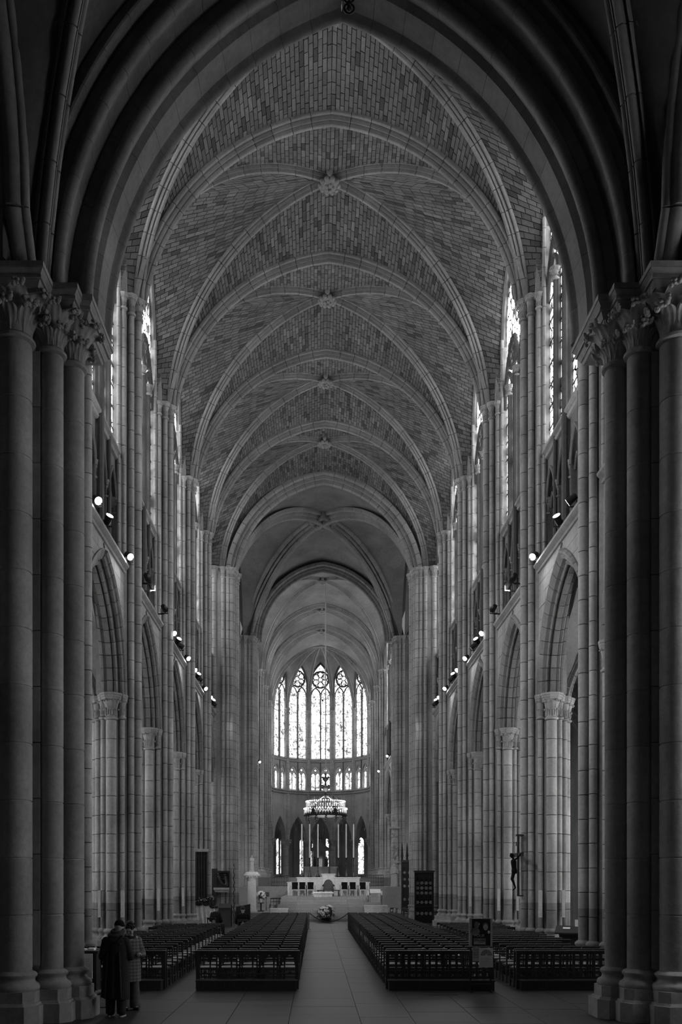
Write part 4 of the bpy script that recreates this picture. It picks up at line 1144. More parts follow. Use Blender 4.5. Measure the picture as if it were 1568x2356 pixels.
# ---------------------------------------------------------------- wooden barriers behind the last rows
def barrier(label, x0, x1, y, kind):
    o = thing('wooden_barrier', label, 'barrier', ((x0+x1)/2, y, 0), 0, 'dark wooden barriers behind the chair blocks'); w = (x1-x0)/2
    put('plinth', MB().box(-w+.05,w-.05,-.32,.03,0.0,.20).box(-w+.03,w-.03,-.34,.04,.20,.225).mesh('plinth', 'dark_wood', 0), o)
    for s in (-1, 1): put('post', MB().box(-.04,.04,-.04,.04,0,.83).mesh('post', 'dark_wood', 0), o, (s*(w-.04), 0.0, 0))
    put('top_rail', MB().box(-w-.02,w+.02,-.08,.06,.83,.862).mesh('top_rail', 'dark_wood', 0), o)
    if kind == 'arcade':
        n = 9; iw = 2*w-.16; cw = iw/n; m = MB()
        ops = [(-iw/2+cw*(i+.5), Arc(cw/2-.02, .13), .63, .56) for i in range(n)]
        plate(m, -iw/2, iw/2, .83, -.012, .012, ops, 5); m.xform(Matrix.Rotation(PI/2, 4, 'Z')); put('tracery_board', m.mesh('tracery_board', 'dark_wood', 0), o)
        for i in range(1, n): put('baluster', MB().lathe([(.014,.225),(.02,.3),(.013,.36),(.016,.55),(.02,.60)], 8).mesh('baluster', 'dark_wood', 0.7), o, (-iw/2+cw*i, 0, 0))
        put('lower_rail', MB().box(-iw/2,iw/2,-.015,.015,.325,.355).mesh('lower_rail', 'dark_wood', 0), o)
        for i in range(0, n, 2): put('cusp', MB().prism([(-.05,-.012),(.05,-.012),(.05,.012),(-.05,.012)], .355, .40, 0.3).mesh('cusp', 'dark_wood', 0), o, (-iw/2+cw*(i+.5), 0, 0))
    else:
        n = max(8, round((2*w-.16)/.148)); iw = 2*w-.16
        sl = MB().box(-.028,.028,-.016,.0,.225,.83).mesh('slat', 'dark_wood', 0)
        for i in range(1, n): put('slat', sl, o, (-iw/2+iw*i/n, 0, 0))
        cs = MB().box(-iw/2,iw/2,.0,.016,-.025,.025).mesh('cross_slat', 'dark_wood', 0)
        for z in (.255,.38,.515,.66,.80): put('cross_slat', cs, o, (0, 0, z))
    return o
YB = 19.25
barrier('dark wooden barrier with pointed arcading, left of the central aisle', -3.16, -0.87, YB, 'arcade')
barrier('dark wooden arcaded barrier partly hidden by the two standing people', -6.05, -3.84, YB, 'arcade')
barrier('dark wooden lattice barrier behind the poster stand', 1.07, 3.48, YB, 'lattice')
barrier('dark wooden lattice barrier running up to the right porch columns', 3.98, 6.10, YB, 'lattice')

# ---------------------------------------------------------------- poster stand
def text(s, size, parent, loc, mat, M=None, ext=0.0008):
    c = bpy.data.curves.new('lettering', 'FONT'); c.body = s; c.size = size; c.extrude = ext; c.align_x = 'LEFT'; c.materials.append(MATS[mat])
    t = bpy.data.objects.new('lettering', c); COL.objects.link(t)
    me = bpy.data.meshes.new_from_object(t.evaluated_get(bpy.context.evaluated_depsgraph_get())); bpy.data.objects.remove(t)
    return put('lettering', me, parent, M=Matrix.Translation(loc) @ Matrix.Rotation(PI/2, 4, 'X'))
o = thing('poster_stand', 'metal stand carrying a framed photo poster and two leaflets before the lattice barrier', 'stand', (3.10, 18.75, 0))
for s in (-1, 1): put('upright', MB().box(-.016,.016,-.012,.012,0.02,1.0).mesh('upright', 'bronze', 0), o, (s*.215-.01, 0, 0)); put('foot', MB().box(-.018,.018,-.17,.14,0,.03).mesh('foot', 'bronze', 0), o, (s*.215-.01, 0, 0))
put('cross_bar', MB().box(-.23,.21,-.14,-.11,.17,.19).mesh('cross_bar', 'bronze', 0), o); put('base_panel', MB().box(-.21,.19,-.13,-.12,.03,.17).mesh('base_panel', 'black_wood', 0), o)
bd = put('poster_board', MB().box(-.26,.245,-.02,0,.985,1.60).mesh('poster_board', 'pale_grey', 0), o)
pr = put('poster', MB().box(-.20,.20,-.026,-.02,1.0,1.585).mesh('poster', 'ink', 0), bd, label='dark photo poster of two people with the word POUR')
def disc(parent, c, rx, rz_, mat, y=-.0285, nm='print'):
    m = MB(); m.add([(c[0]+rx*math.cos(2*PI*i/20), y, c[1]+rz_*math.sin(2*PI*i/20)) for i in range(20)], [tuple(range(20))]); return put(nm, m.mesh(nm, mat, 0), parent)
def rect(parent, x0, x1, z0, z1, mat, y=-.029, nm='print'): return put(nm, MB().box(x0, x1, y-.0005, y, z0, z1).mesh(nm, mat, 0), parent)
for c, rx, rz_, mt, yy in (((-.10,1.45),.055,.075,'ink_mid',-.0285),((-.13,1.31),.10,.09,'ink_mid',-.028),((.095,1.42),.062,.085,'ink_mid',-.0285),((.095,1.405),.047,.062,'paper_grey',-.029),((.10,1.30),.10,.08,'ink',-.0282),((.165,1.30),.028,.035,'paper',-.029),((-.045,1.475),.015,.02,'paper_grey',-.029)): disc(pr, c, rx, rz_, mt, yy)
for sx in (-.018, .018): disc(pr, (.095+sx, 1.418), .007, .005, 'ink', -.0295)
disc(pr, (.095, 1.375), .016, .006, 'ink', -.0295)
rect(pr, -.165, .10, 1.03, 1.17, 'ink_mid'); rect(pr, -.165, .07, 1.095, 1.105, 'paper_grey', -.0295); rect(pr, -.165, .09, 1.14, 1.148, 'paper_grey', -.0295); rect(pr, -.165, .085, 1.035, 1.085, 'paper_grey', -.0295); rect(pr, -.06, .06, 1.072, 1.08, 'ink', -.030)
put('print', MB().bar((.065,-.0295,1.10),(.095,-.0295,1.13),.008,.001).bar((.065,-.0295,1.10),(.10,-.0295,1.07),.008,.001).mesh('print', 'paper_grey', 0), pr)
text('POUR', 0.085, pr, (-.15, -.030, 1.195), 'paper_grey')
lf = put('leaflet', MB().box(-.19,-.02,-.022,-.017,.665,.965).mesh('leaflet', 'paper_grey', 0), o)
for i in range(6): rect(lf, -.185, -.03, .74+i*.037, .755+i*.037, 'ink_mid', -.0225)
l2 = put('leaflet', MB().box(-.045,.255,-.034,-.024,.535,.955).mesh('leaflet', 'paper', 0), o, label='pale leaflet with a dark half-round fan design')
m = MB()
for i in range(7):
    a0, a1 = PI*i/7+.04, PI*(i+1)/7-.04; c = (.11, .79)
    m.add([(c[0]+.03*math.cos(a0),-.0345,c[1]+.03*math.sin(a0)),(c[0]+.13*math.cos(a0),-.0345,c[1]+.13*math.sin(a0)),(c[0]+.13*math.cos(a1),-.0345,c[1]+.13*math.sin(a1)),(c[0]+.03*math.cos(a1),-.0345,c[1]+.03*math.sin(a1))], [(0,1,2,3)])
put('print', m.mesh('print', 'ink_mid', 0), l2)
for i in range(9): rect(l2, -.02, .235-.03*(i % 3), .56+i*.022, .565+i*.022, 'ink_mid' if i in (5, 7) else 'paper_grey', -.0345)
o = tag(put('floor_grate', None, None, (at(1010, 18.45), 18.45, 0)), 'dark iron grating set flush in the floor before the lattice barrier', 'grating')
put('frame', MB().box(-.36,.36,-.26,.26,-.02,.004).mesh('frame', 'iron', 0), o)
gs = MB().box(-.006,.006,-.25,.25,.004,.009).mesh('grate_bar', 'iron', 0)
for i in range(18): put('grate_bar', gs, o, (-.34+i*.04, 0, 0))

# ---------------------------------------------------------------- figures
def capsule(m, a, b, r0, r1, n=10):
    a = Vector(a); b = Vector(b); d = (b-a)
    if d.length < 1e-5: d = Vector((0,0,.001)); b = a+d
    d.normalize()
    m.tube([a-d*r0*.92, a-d*r0*.6, a, b, b+d*r1*.6, b+d*r1*.92], [r0*.4, r0*.8, r0, r1, r1*.8, r1*.4], n)
def remesh(name, m, mat, parent, voxel, smooth=3, label=None):
    o = put(name, m.mesh(name, mat, 3.0), parent, label=label)
    r = o.modifiers.new('join', 'REMESH'); r.mode = 'VOXEL'; r.voxel_size = voxel; r.use_smooth_shade = True
    if smooth: q = o.modifiers.new('relax', 'SMOOTH'); q.factor = 0.5; q.iterations = smooth
    return o
def head_parts(m, M, k=1.0):
    """skull, jaw, brow, nose, lips, ears; local: face towards -Y, centre of the head at 0"""
    t = MB()
    t.ball((0,.012,.02), .1*k, 16, 12, (.76,.95,1.08)); t.ball((0,-.02,-.055), .07*k, 12, 9, (.82,.95,.85)); t.ball((0,-.05,-.10), .028*k, 8, 6)
    t.ball((0,-.075,.035), .05*k, 10, 6, (1.1,.35,.35)); capsule(t, (0,-.088,.025), (0,-.108,-.018), .009*k, .014*k, 8)
    for s in (-1, 1): t.ball((s*.076,.01,-.005), .03*k, 8, 6, (.35,.7,1.05)); t.ball((s*.042,-.068,-.03), .026*k, 8, 6, (1,.7,.8)); capsule(t, (0,-.088,-.058), (s*.024,-.078,-.06), .0095*k, .006*k, 6)
    m.join(t, M)
def hand_parts(m, M, s=1, curl=0.5):
    """palm with four bent fingers of different length and a thumb off its side; local: fingers along -Z, palm towards -Y"""
    t = MB(); t.ball((0,0,-.045), .045, 10, 8, (.85,.38,1.0))
    for i, (x, L) in enumerate(((-.028,.068),(-.010,.078),(.009,.073),(.026,.056))):
        a = Vector((x,0,-.08)); b = a+Vector((0,-L*.5*math.sin(curl*.6),-L*.5*math.cos(curl*.6))); c = b+Vector((0,-L*.5*math.sin(curl*1.6),-L*.5*math.cos(curl*1.6)))
        capsule(t, a, b, .0092, .0086, 7); capsule(t, b, c, .0086, .0074, 7)
    capsule(t, (-s*.03,-.005,-.03), (-s*.052,-.022,-.058), .0125, .0105, 7); capsule(t, (-s*.052,-.022,-.058), (-s*.05,-.036,-.082), .0105, .0085, 7)
    m.join(t, M)
def eyes(root, M):
    for s in (-1, 1):
        q = M @ Vector((s*.032,-.082,.012)); put('eye', MB().ball(tuple(q), .0115, 8, 6).mesh('eye', 'hair', 2), root)
def along(a, b):
    """matrix at b whose -Z runs from a to b"""
    d = (Vector(b)-Vector(a)).normalized(); return Matrix.Translation(b) @ (-d).to_track_quat('Z', 'Y').to_matrix().to_4x4()
# --- the person in the long dark coat, seen from behind, head bent, hands in front
o = thing('person', 'person in a long dark coat seen from behind beside the left columns', 'person', (-4.03, 15.28, 0), R(-6), 'visitors standing by the porch column')
b = MB(); HM = Matrix.Translation((.02,.13,1.575)) @ Matrix.Rotation(PI, 4, 'Z') @ Matrix.Rotation(R(38), 4, 'X')
head_parts(b, HM); capsule(b, (.01,.03,1.40), (.02,.10,1.53), .058, .055)
sh = [(-.17,.0,1.33), (.17,.0,1.33)]
for i, s in enumerate((-1, 1)):
    hip, kn, an = (s*.095,0,.92), (s*.10,.02,.50), (s*.10,-.01,.09)
    capsule(b, hip, kn, .085, .058); capsule(b, kn, an, .055, .036); capsule(b, an, (s*.11,.11,.04), .038, .035)
    el = (s*.25,.03,1.08); wr = (s*.09,.25,1.06); capsule(b, sh[i], el, .052, .042); capsule(b, el, wr, .042, .028); hand_parts(b, along(el, wr), s, .8)
capsule(b, (0,0,.93), (0,.0,1.2), .145, .15); capsule(b, (0,0,1.2), (0,.0,1.32), .15, .11); capsule(b, (-.12,0,1.33), (.12,0,1.33), .055, .055)
remesh('body', b, 'skin', o, .008); eyes(o, HM)
c = MB()
c.loft([ell((0,.0,1.45),.085,.075,24), ell((0,-.005,1.41),.17,.10,24), ell((0,-.01,1.36),.21,.135,24), ell((0,-.01,1.22),.225,.155,24), ell((0,0,1.05),.225,.155,24), ell((0,.0,.9),.235,.165,24), ell((0,.0,.6),.25,.18,24), ell((-.01,.0,.33),.26,.19,24, tilt=lambda x,y: -.02*math.sin(x*9))])
for i, s in enumerate((-1, 1)):
    el = (s*.258,.03,1.06); wr = (s*.11,.22,1.06); capsule(c, (s*.175,-.005,1.35), el, .075, .068, 12); capsule(c, el, wr, .068, .055, 12)
for a in (-.10, .0, .11): capsule(c, (a,-.15,1.15), (a*1.4,-.185,.36), .012, .022, 6)     # soft folds down the back
capsule(c, (-.12,-.13,1.30), (.12,-.13,1.30), .02, .02)
remesh('coat', c, 'coat_dark', o, .011)
put('strap', MB().tube([(.13,-.06,1.44),(.03,-.165,1.30),(-.10,-.175,1.15),(-.22,-.12,.98),(-.24,.03,.92)], .016, 6).mesh('strap', 'coat_black', 0.8), o)
sc = MB(); sc.tube([(.115*math.cos(t), .03+.105*math.sin(t), 1.45+.02*math.sin(t)) for t in [2*PI*i/16 for i in range(16)]], .042, 8, closed=True); sc.tube([(.02+.10*math.cos(t), .06+.10*math.sin(t), 1.515+.025*math.sin(t)) for t in [2*PI*i/16 for i in range(16)]], .036, 8, closed=True)
remesh('scarf', sc, 'scarf', o, .010)
cap = MB(); cap.ball((0,.02,.045), .108, 16, 12, (.84,1.0,.88)); cap.xform(HM); put('cap', cap.mesh('cap', 'coat_black', 2), o)
for s in (-1, 1):
    t = MB(); t.loft([ell((s*.10,.01,.06),.075,.085,14), ell((s*.10,.01,.12),.08,.085,14), ell((s*.10,.015,.5),.095,.10,14), ell((s*.095,.0,.85),.105,.11,14)]); put('trouser_leg', t.mesh('trouser_leg', 'coat_dark', 2), o)
    t = MB(); t.loft([ell((s*.105,.055,.004),.05,.135,14), ell((s*.105,.055,.03),.052,.138,14)]); put('sole', t.mesh('sole', 'shoe', 1), o)
    t = MB(); t.loft([ell((s*.105,.055,.03),.048,.13,14), ell((s*.105,.04,.065),.045,.105,14), ell((s*.105,.0,.10),.042,.05,14)]); put('shoe', t.mesh('shoe', 'coat_dark', 2), o)
# --- the person in the plaid coat, turned towards the first
o = thing('person', 'person with short dark hair in a plaid coat and wide pale trousers, head bowed', 'person', (-3.97, 16.15, 0), R(28), 'visitors standing by the porch column')
# local front is -Y: with this turn the face looks towards the camera and to the left
b = MB(); HM = Matrix.Translation((-.02,-.09,1.50)) @ Matrix.Rotation(R(-32), 4, 'Z') @ Matrix.Rotation(R(30), 4, 'X')
head_parts(b, HM, .98); capsule(b, (0,-.01,1.33), (-.01,-.05,1.46), .052, .05)
for i, s in enumerate((-1, 1)):
    hip, kn, an = (s*.085,0,.88), (s*.09,-.02,.48), (s*.09,.02,.09)
    capsule(b, hip, kn, .078, .055); capsule(b, kn, an, .052, .034); capsule(b, an, (s*.10,-.11,.04), .036, .033)
    shd = (s*.17,0,1.32); el = (s*.23,-.02,1.04); wr = (s*.12,-.23,1.06); capsule(b, shd, el, .046, .038); capsule(b, el, wr, .038, .026); hand_parts(b, along(el, wr), s, .9)
capsule(b, (0,0,.89), (0,0,1.15), .13, .13); capsule(b, (0,0,1.15), (0,0,1.30), .13, .12); capsule(b, (-.12,0,1.31), (.12,0,1.31), .068, .068)
remesh('body', b, 'skin', o, .008); eyes(o, HM)
c = MB(); c.loft([ell((0,0,1.38),.075,.07,20), ell((0,0,1.345),.15,.09,20), ell((0,0,1.30),.20,.12,20), ell((0,0,1.1),.20,.135,20), ell((0,0,.85),.205,.145,20), ell((0,0,.53),.215,.155,20)])
for i, s in enumerate((-1, 1)):
    el = (s*.245,-.02,1.03); wr = (s*.14,-.21,1.05); capsule(c, (s*.16,0,1.30), el, .07, .062, 12); capsule(c, el, wr, .062, .05, 12)
remesh('coat', c, 'plaid', o, .010)
cl = MB(); cl.tube([(.085*math.cos(t), -.015+.085*math.sin(t), 1.375+.02*math.sin(t)) for t in [2*PI*i/16 for i in range(16)]], .03, 8, closed=True); put('collar', cl.mesh('collar', 'coat_dark', 2), o)
h = MB(); h.ball((0,.03,.055), .104, 16, 12, (.86,.96,.95)); rnd = random.Random(5)
for k in range(60):
    a, e = rnd.uniform(0, 2*PI), rnd.uniform(-.1, 1.4); p = (.088*math.cos(a)*math.cos(e), .03+.095*math.sin(a)*math.cos(e), .055+.09*math.sin(e))
    if p[1] < -.045 and p[2] < .09: continue
    h.ball(p, rnd.uniform(.014,.026), 6, 4)
h.xform(HM); put('hair', h.mesh('hair', 'hair', 2), o)
for s in (-1, 1):
    t = MB(); t.loft([ell((s*.10,-.01,.035),.105,.115,14), ell((s*.10,-.005,.10),.10,.105,14), ell((s*.095,0,.45),.085,.09,14), ell((s*.085,0,.84),.10,.105,14)]); put('trouser_leg', t.mesh('trouser_leg', 'trousers', 2), o)
    t = MB(); t.loft([ell((s*.10,-.06,.003),.045,.125,14), ell((s*.10,-.06,.03),.046,.125,14), ell((s*.10,-.03,.075),.04,.07,14)]); put('shoe', t.mesh('shoe', 'coat_black', 2), o)
# --- two people sitting among the chairs
def sitter(label, x, y, rz, mat, lean, seat=True):
    o = thing('person', label, 'person', (x, y, 0), rz, 'people sitting among the chairs')
    b = MB(); HM = Matrix.Translation((0,.06+lean,1.25)) @ Matrix.Rotation(PI, 4, 'Z') @ Matrix.Rotation(R(20), 4, 'X'); head_parts(b, HM); capsule(b, (0,lean*.8,1.08), (0,.03+lean,1.2), .055, .052)
    for s in (-1, 1):
        capsule(b, (s*.1,-.02,.56), (s*.12,.40,.54), .085, .06); capsule(b, (s*.12,.40,.54), (s*.12,.42,.09), .055, .036); capsule(b, (s*.12,.42,.09), (s*.12,.53,.04), .036, .033)
        el = (s*.26,.05,.76); wr = (s*.08,.3,.66); capsule(b, (s*.18,lean*.7,1.04), el, .05, .04); capsule(b, el, wr, .04, .027); hand_parts(b, along(el, wr), s, .8)
    capsule(b, (0,-.02,.58), (0,lean*.5,.85), .14, .14); capsule(b, (0,lean*.5,.85), (0,lean*.7,1.02), .145, .12); remesh('body', b, 'skin', o, .009); eyes(o, HM)
    c = MB(); c.loft([ell((0,lean*.85,1.13),.075,.07,18), ell((0,lean*.75,1.07),.2,.11,18), ell((0,lean*.6,.95),.225,.145,18), ell((0,.02,.7),.2,.15,18), ell((0,.03,.50),.2,.16,18)])
    for s in (-1, 1):
        el = (s*.27,.05,.75); wr = (s*.10,.27,.66); capsule(c, (s*.18,lean*.7,1.03), el, .075, .065, 10); capsule(c, el, wr, .065, .05, 10); capsule(c, (s*.1,.0,.555), (s*.12,.36,.54), .105, .08, 10)
    remesh('coat', c, mat, o, .012)
    for s in (-1, 1):
        t = MB(); t.loft([ell((s*.12,.42,.08),.06,.065,12), ell((s*.12,.41,.5),.075,.08,12), ell((s*.12,.40,.6),.06,.06,12)]); put('trouser_leg', t.mesh('trouser_leg', mat, 2), o)
        t = MB(); t.loft([ell((s*.12,.47,.003),.045,.125,12), ell((s*.12,.47,.03),.045,.125,12), ell((s*.12,.44,.08),.04,.06,12)]); put('shoe', t.mesh('shoe', 'coat_black', 2), o)
    h = MB(); h.ball((0,.03,.05), .105, 14, 10, (.84,.96,.95)); h.xform(HM); put('hair', h.mesh('hair', 'hair', 2), o)
    return o
sitter('person in a dark jacket sitting below the white draped stand', -4.74, 36.48, R(-25), 'coat_dark', .02)
chair('dark chair under the person sitting below the white draped stand', -4.78, 36.4, 'chairs under the seated people', True, R(-25))
sitter('person in a black coat sitting at the end of the inner left chairs', -3.43, 34.69, R(4), 'coat_black', .04)
chair('dark chair under the person in the black coat', -3.42, 34.6, 'chairs under the seated people', True, R(4))

# ---------------------------------------------------------------- crossing: steps, altar, white wall
steps = structure('floor', 'broad pale steps rising to the altar platform')
for i in range(9):
    y0 = 51.9+i*0.42; z1 = 0.155*(i+1); w0, w1 = (-5.0, 5.2) if i < 3 else (-2.9, 3.75) if i < 6 else (-2.75, 3.6)
    n = 6
    for k in range(n):
        a, b = w0+(w1-w0)*k/n, w0+(w1-w0)*(k+1)/n
        put('step', MB().box(a+.004, b-.004, y0, 66.5 if i == 8 else y0+1.2, z1-.155+.003, z1).mesh('step', 'step_stone', 0), steps)
put('platform', MB().box(-5.0, 5.2, 53.3, 66.5, 0, .46).mesh('platform', 'step_stone', 0), steps)
ZP = 0.155*9
cf = structure('floor', 'raised choir floor behind the white wall')
put('platform', MB().box(-9, 9, 64.6, 74, 0, 2.0).box(-9, 9, 74, 103, 0, 2.75).mesh('platform', 'step_stone', 0), cf)
for nm, x0, x1, z1 in (('left', at(622, 53.2), at(662, 53.2), .74), ('right', at(838, 53.2), at(890, 53.2), .92)):
    o = thing('stone_block', f'low pale stone block on the {nm} of the altar steps', 'block', ((x0+x1)/2, 53.1, .2), 0)
    w = (x1-x0)/2; put('body', MB().box(-w, w, -.18, .75, .05, z1-.28).mesh('body', 'white_stone', 0), o); put('slab', MB().box(-w-.03, w+.03, -.21, .78, z1-.28, z1-.2).mesh('slab', 'white_stone', 0), o)
o = thing('altar', 'veined stone altar block with a white edged top slab, standing before the bronze throne', 'altar', (-.05, 56.0, ZP-.35))
put('block', MB().box(-.58,.60,-.3,.45,-.25,.58).mesh('block', 'marble', 0), o); put('slab', MB().box(-.66,.68,-.38,.5,.58,.66).mesh('slab', 'white_stone', 0), o); put('cloth', MB().box(-.60,.62,-.385,.3,.66,.675).mesh('cloth', 'cloth_white', 0), o)
D6 = 61.0
o = thing('altar_screen', 'stepped white stone wall behind the row of sanctuary chairs', 'screen', (.38, D6, ZP))
def panel(x0, x1, z0, z1, nm='slab'): put(nm, MB().box(x0+.004, x1-.004, 0, .6, z0, z1-.004).mesh(nm, 'white_stone', 0), o)
for x0, x1 in ((-2.89,-2.21),(2.21,2.89)): panel(x0, x1, 0, .90)
for i in range(5): panel(-2.21+.884*i, -2.21+.884*(i+1), 0, 1.24)
panel(-.46, .46, 1.24, 1.48)
cp = MB().box(-2.95,-2.18,-.05,.65,.90,.97).box(2.18,2.95,-.05,.65,.90,.97).box(-2.27,-.42,-.05,.65,1.24,1.31).box(.42,2.27,-.05,.65,1.24,1.31).box(-.52,.52,-.05,.65,1.48,1.55); put('coping', cp.mesh('coping', 'white_stone', 0), o)
for i, px_ in enumerate((678,695,714,792,811,834)):
    o = thing('sanctuary_chair', f'white-armed chair with dark back before the white wall, {ORD[i+1]} from the left', 'chair', (at(px_, 60.2), 60.2, ZP+.005), 0, 'six chairs of the sanctuary')
    put('seat', MB().box(-.22,.22,-.24,.2,.43,.50).mesh('seat', 'coat_black', 0), o); put('backrest', MB().box(-.21,.21,.17,.21,.50,.95).mesh('backrest', 'coat_black', 0), o)
    put('seat_frame', MB().box(-.235,.235,-.26,-.22,.39,.44).mesh('seat_frame', 'white_paint', 0), o)
    for s in (-1, 1):
        put('armrest', MB().bar((s*.22,-.22,.66),(s*.22,.2,.70),.05,.03).bar((s*.22,.2,.44),(s*.22,.22,.96),.035).mesh('armrest', 'white_paint', 0), o)
        for q in (-.22, .2): put('leg', MB().box(s*.22-.018,s*.22+.018,q-.018,q+.018,0,.66 if q < 0 else .44).mesh('leg', 'bronze' if q > 0 else 'white_paint', 0), o)
o = thing('throne', 'bronze throne with a pierced rounded back behind the altar', 'throne', (at(755, 59.4), 59.4, ZP))
put('seat', MB().prism([(-.38,-.3),(.38,-.3),(.32,.25),(-.32,.25)], .42, .52).mesh('seat', 'bronze', 0.5), o)
m = MB(); L = [(x*.36, .52+.62*math.sqrt(max(0, 1-abs(x)**2.5))) for x in [-1+2*i/14 for i in range(15)]]
m.add([(x,.2,z) for x,z in L]+[(x,.26,z) for x,z in L], [tuple(range(15)), tuple(range(29,14,-1))]+[(i,(i+1)%15,15+(i+1)%15,15+i) for i in range(15)])
put('backrest', m.mesh('backrest', 'bronze', 0.4), o)
for s in (-1, 1):
    put('armrest', MB().tube([(s*.33,.2,.8),(s*.36,-.05,.76),(s*.37,-.3,.70)], .04, 6).ball((s*.37,-.32,.72), .06, 8, 6).mesh('armrest', 'bronze', 0.8), o)
    for q in (-.28, .2): put('leg', MB().lathe([(.06,0),(.03,.1),(.045,.3),(.05,.44)], 8).mesh('leg', 'bronze', 0.8), o, (s*.32, q, 0))
o = thing('low_bench', 'long low dark bench on each side below the bronze throne', 'bench', (at(755, 58.6), 58.6, ZP))
put('seat', MB().box(-.78,.78,-.16,.16,.36,.43).mesh('seat', 'black_wood', 0), o)
for s in (-1, 1): put('leg', MB().box(-.05,.05,-.14,.14,0,.36).mesh('leg', 'black_wood', 0), o, (s*.7, 0, 0))
CAND = []
for i, px_ in enumerate((694,712,731,778,796,813)):
    o = thing('candlestick', f'tall candle on a bronze candlestick along the white wall, {ORD[i+1]} from the left', 'candle', (at(px_, 61.3), 61.3, ZP+1.312), 0, 'six tall candles on the white wall')
    put('base', MB().prism([(.20*math.cos(a+.5), .20*math.sin(a+.5)) for a in (0, 2*PI/3, 4*PI/3)], 0, .06, .9).lathe([(.13,.06),(.10,.16),(.06,.3),(.045,.36)], 10).mesh('base', 'bronze', 0.6), o)
    put('stem', MB().lathe([(.03,.34),(.06,.42),(.028,.5),(.026,.8),(.06,.86),(.026,.92),(.03,1.28),(.085,1.35),(.09,1.38)], 10).mesh('stem', 'bronze', 0.8), o)
    put('candle', MB().lathe([(.05,1.38),(.048,2.6),(.044,3.74),(.02,3.78)], 12).mesh('candle', 'wax', 0.8), o)
# railings at both sides of the wall
def railing(label, x0, x1, y, z0, h):
    o = thing('iron_railing', label, 'railing', ((x0+x1)/2, y, z0)); w = (x1-x0)/2
    put('top_rail', MB().box(-w, w, -.025, .025, h-.05, h).mesh('top_rail', 'iron', 0), o); put('bottom_rail', MB().box(-w, w, -.02, .02, .06, .1).box(-w, w, -.02, .02, h*.72, h*.75).mesh('bottom_rail', 'iron', 0), o)
    n = round(2*w/.13); bm = MB().lathe([(.016,.0),(.016,h-.03)], 6).mesh('baluster', 'iron', 0.8)
    for i in range(n+1): put('baluster', bm, o, (-w+2*w*i/n, 0, 0))
    sc = MB().tube([(.05*math.cos(t), 0, h*.4+.05*math.sin(t)) for t in [2*PI*i/10 for i in range(10)]], .01, 4, closed=True).mesh('scroll', 'iron', 0.8)
    for i in range(n): put('scroll', sc, o, (-w+2*w*(i+.5)/n, 0, 0))
railing('black iron railing to the left of the white wall', at(624, 64.9), at(662, 64.9), 64.9, 2.0, .9)
railing('black iron railing to the right of the white wall', at(827, 64.9), at(882, 64.9), 64.9, 2.0, .9)
# high altar with its shrine far behind
o = thing('shrine', 'gilded gothic shrine with a spired canopy on the far high altar', 'shrine', (at(737, 86), 86, 2.75))
put('table', MB().box(-1.6,1.6,-.5,.5,0,1.0).box(-1.7,1.7,-.55,.55,1.0,1.12).mesh('table', 'marble', 0), o)
for s in (-1, 1):
    for q in (-.3, .3): put('colonnette', MB().lathe([(.07,1.12),(.05,1.2),(.05,2.6),(.09,2.7)], 8).mesh('colonnette', 'bronze', 0.8), o, (s*.85, q, 0))
m = MB(); m.prism([(-1.0,-.45),(1.0,-.45),(1.0,.45),(-1.0,.45)], 2.7, 2.85); m.add([(-1,-.45,2.85),(1,-.45,2.85),(0,-.45,3.55),(-1,.45,2.85),(1,.45,2.85),(0,.45,3.55)], [(0,1,2),(5,4,3),(0,2,5,3),(1,4,5,2)])
put('canopy', m.mesh('canopy', 'bronze', 0), o)
put('spire', MB().lathe([(.16,3.4),(.14,3.9),(.2,3.95),(.09,4.4),(.12,4.45),(.02,5.3)], 6).mesh('spire', 'bronze', 0.4), o)
for s in (-1, 1): put('pinnacle', MB().lathe([(.08,2.85),(.08,3.2),(.11,3.22),(.01,3.8)], 6).mesh('pinnacle', 'bronze', 0.4), o, (s*.92, -.3, 0))
put('tabernacle', MB().prism([(.35*math.cos(2*PI*i/6), .35*math.sin(2*PI*i/6)) for i in range(6)], 1.12, 1.9).lathe([(.38,1.9),(.3,2.05),(.05,2.3)], 6).mesh('tabernacle', 'gilt', 0.4), o)
for s in (-1, 1):
    f = MB(); f.lathe([(.12,1.12),(.16,1.3),(.13,1.7),(.16,1.85),(.05,1.95)], 10); f.ball((0,0,2.03), .08, 10, 8); put('statuette', f.mesh('statuette', 'bronze', 2), o, (s*.6, -.15, 0))
o = thing('altar_cross', 'bronze cross standing right of the far shrine canopy', 'cross', (at(757, 84.6), 84.6, 2.75))
put('shaft', MB().box(-.06,.06,-.06,.06,0,3.3).mesh('shaft', 'bronze', 0), o); put('arm', MB().box(-.45,.45,-.05,.05,2.65,2.77).mesh('arm', 'bronze', 0), o); put('foot', MB().lathe([(.25,0),(.12,.15),(.07,.3)], 10).mesh('foot', 'bronze', 0.8), o)

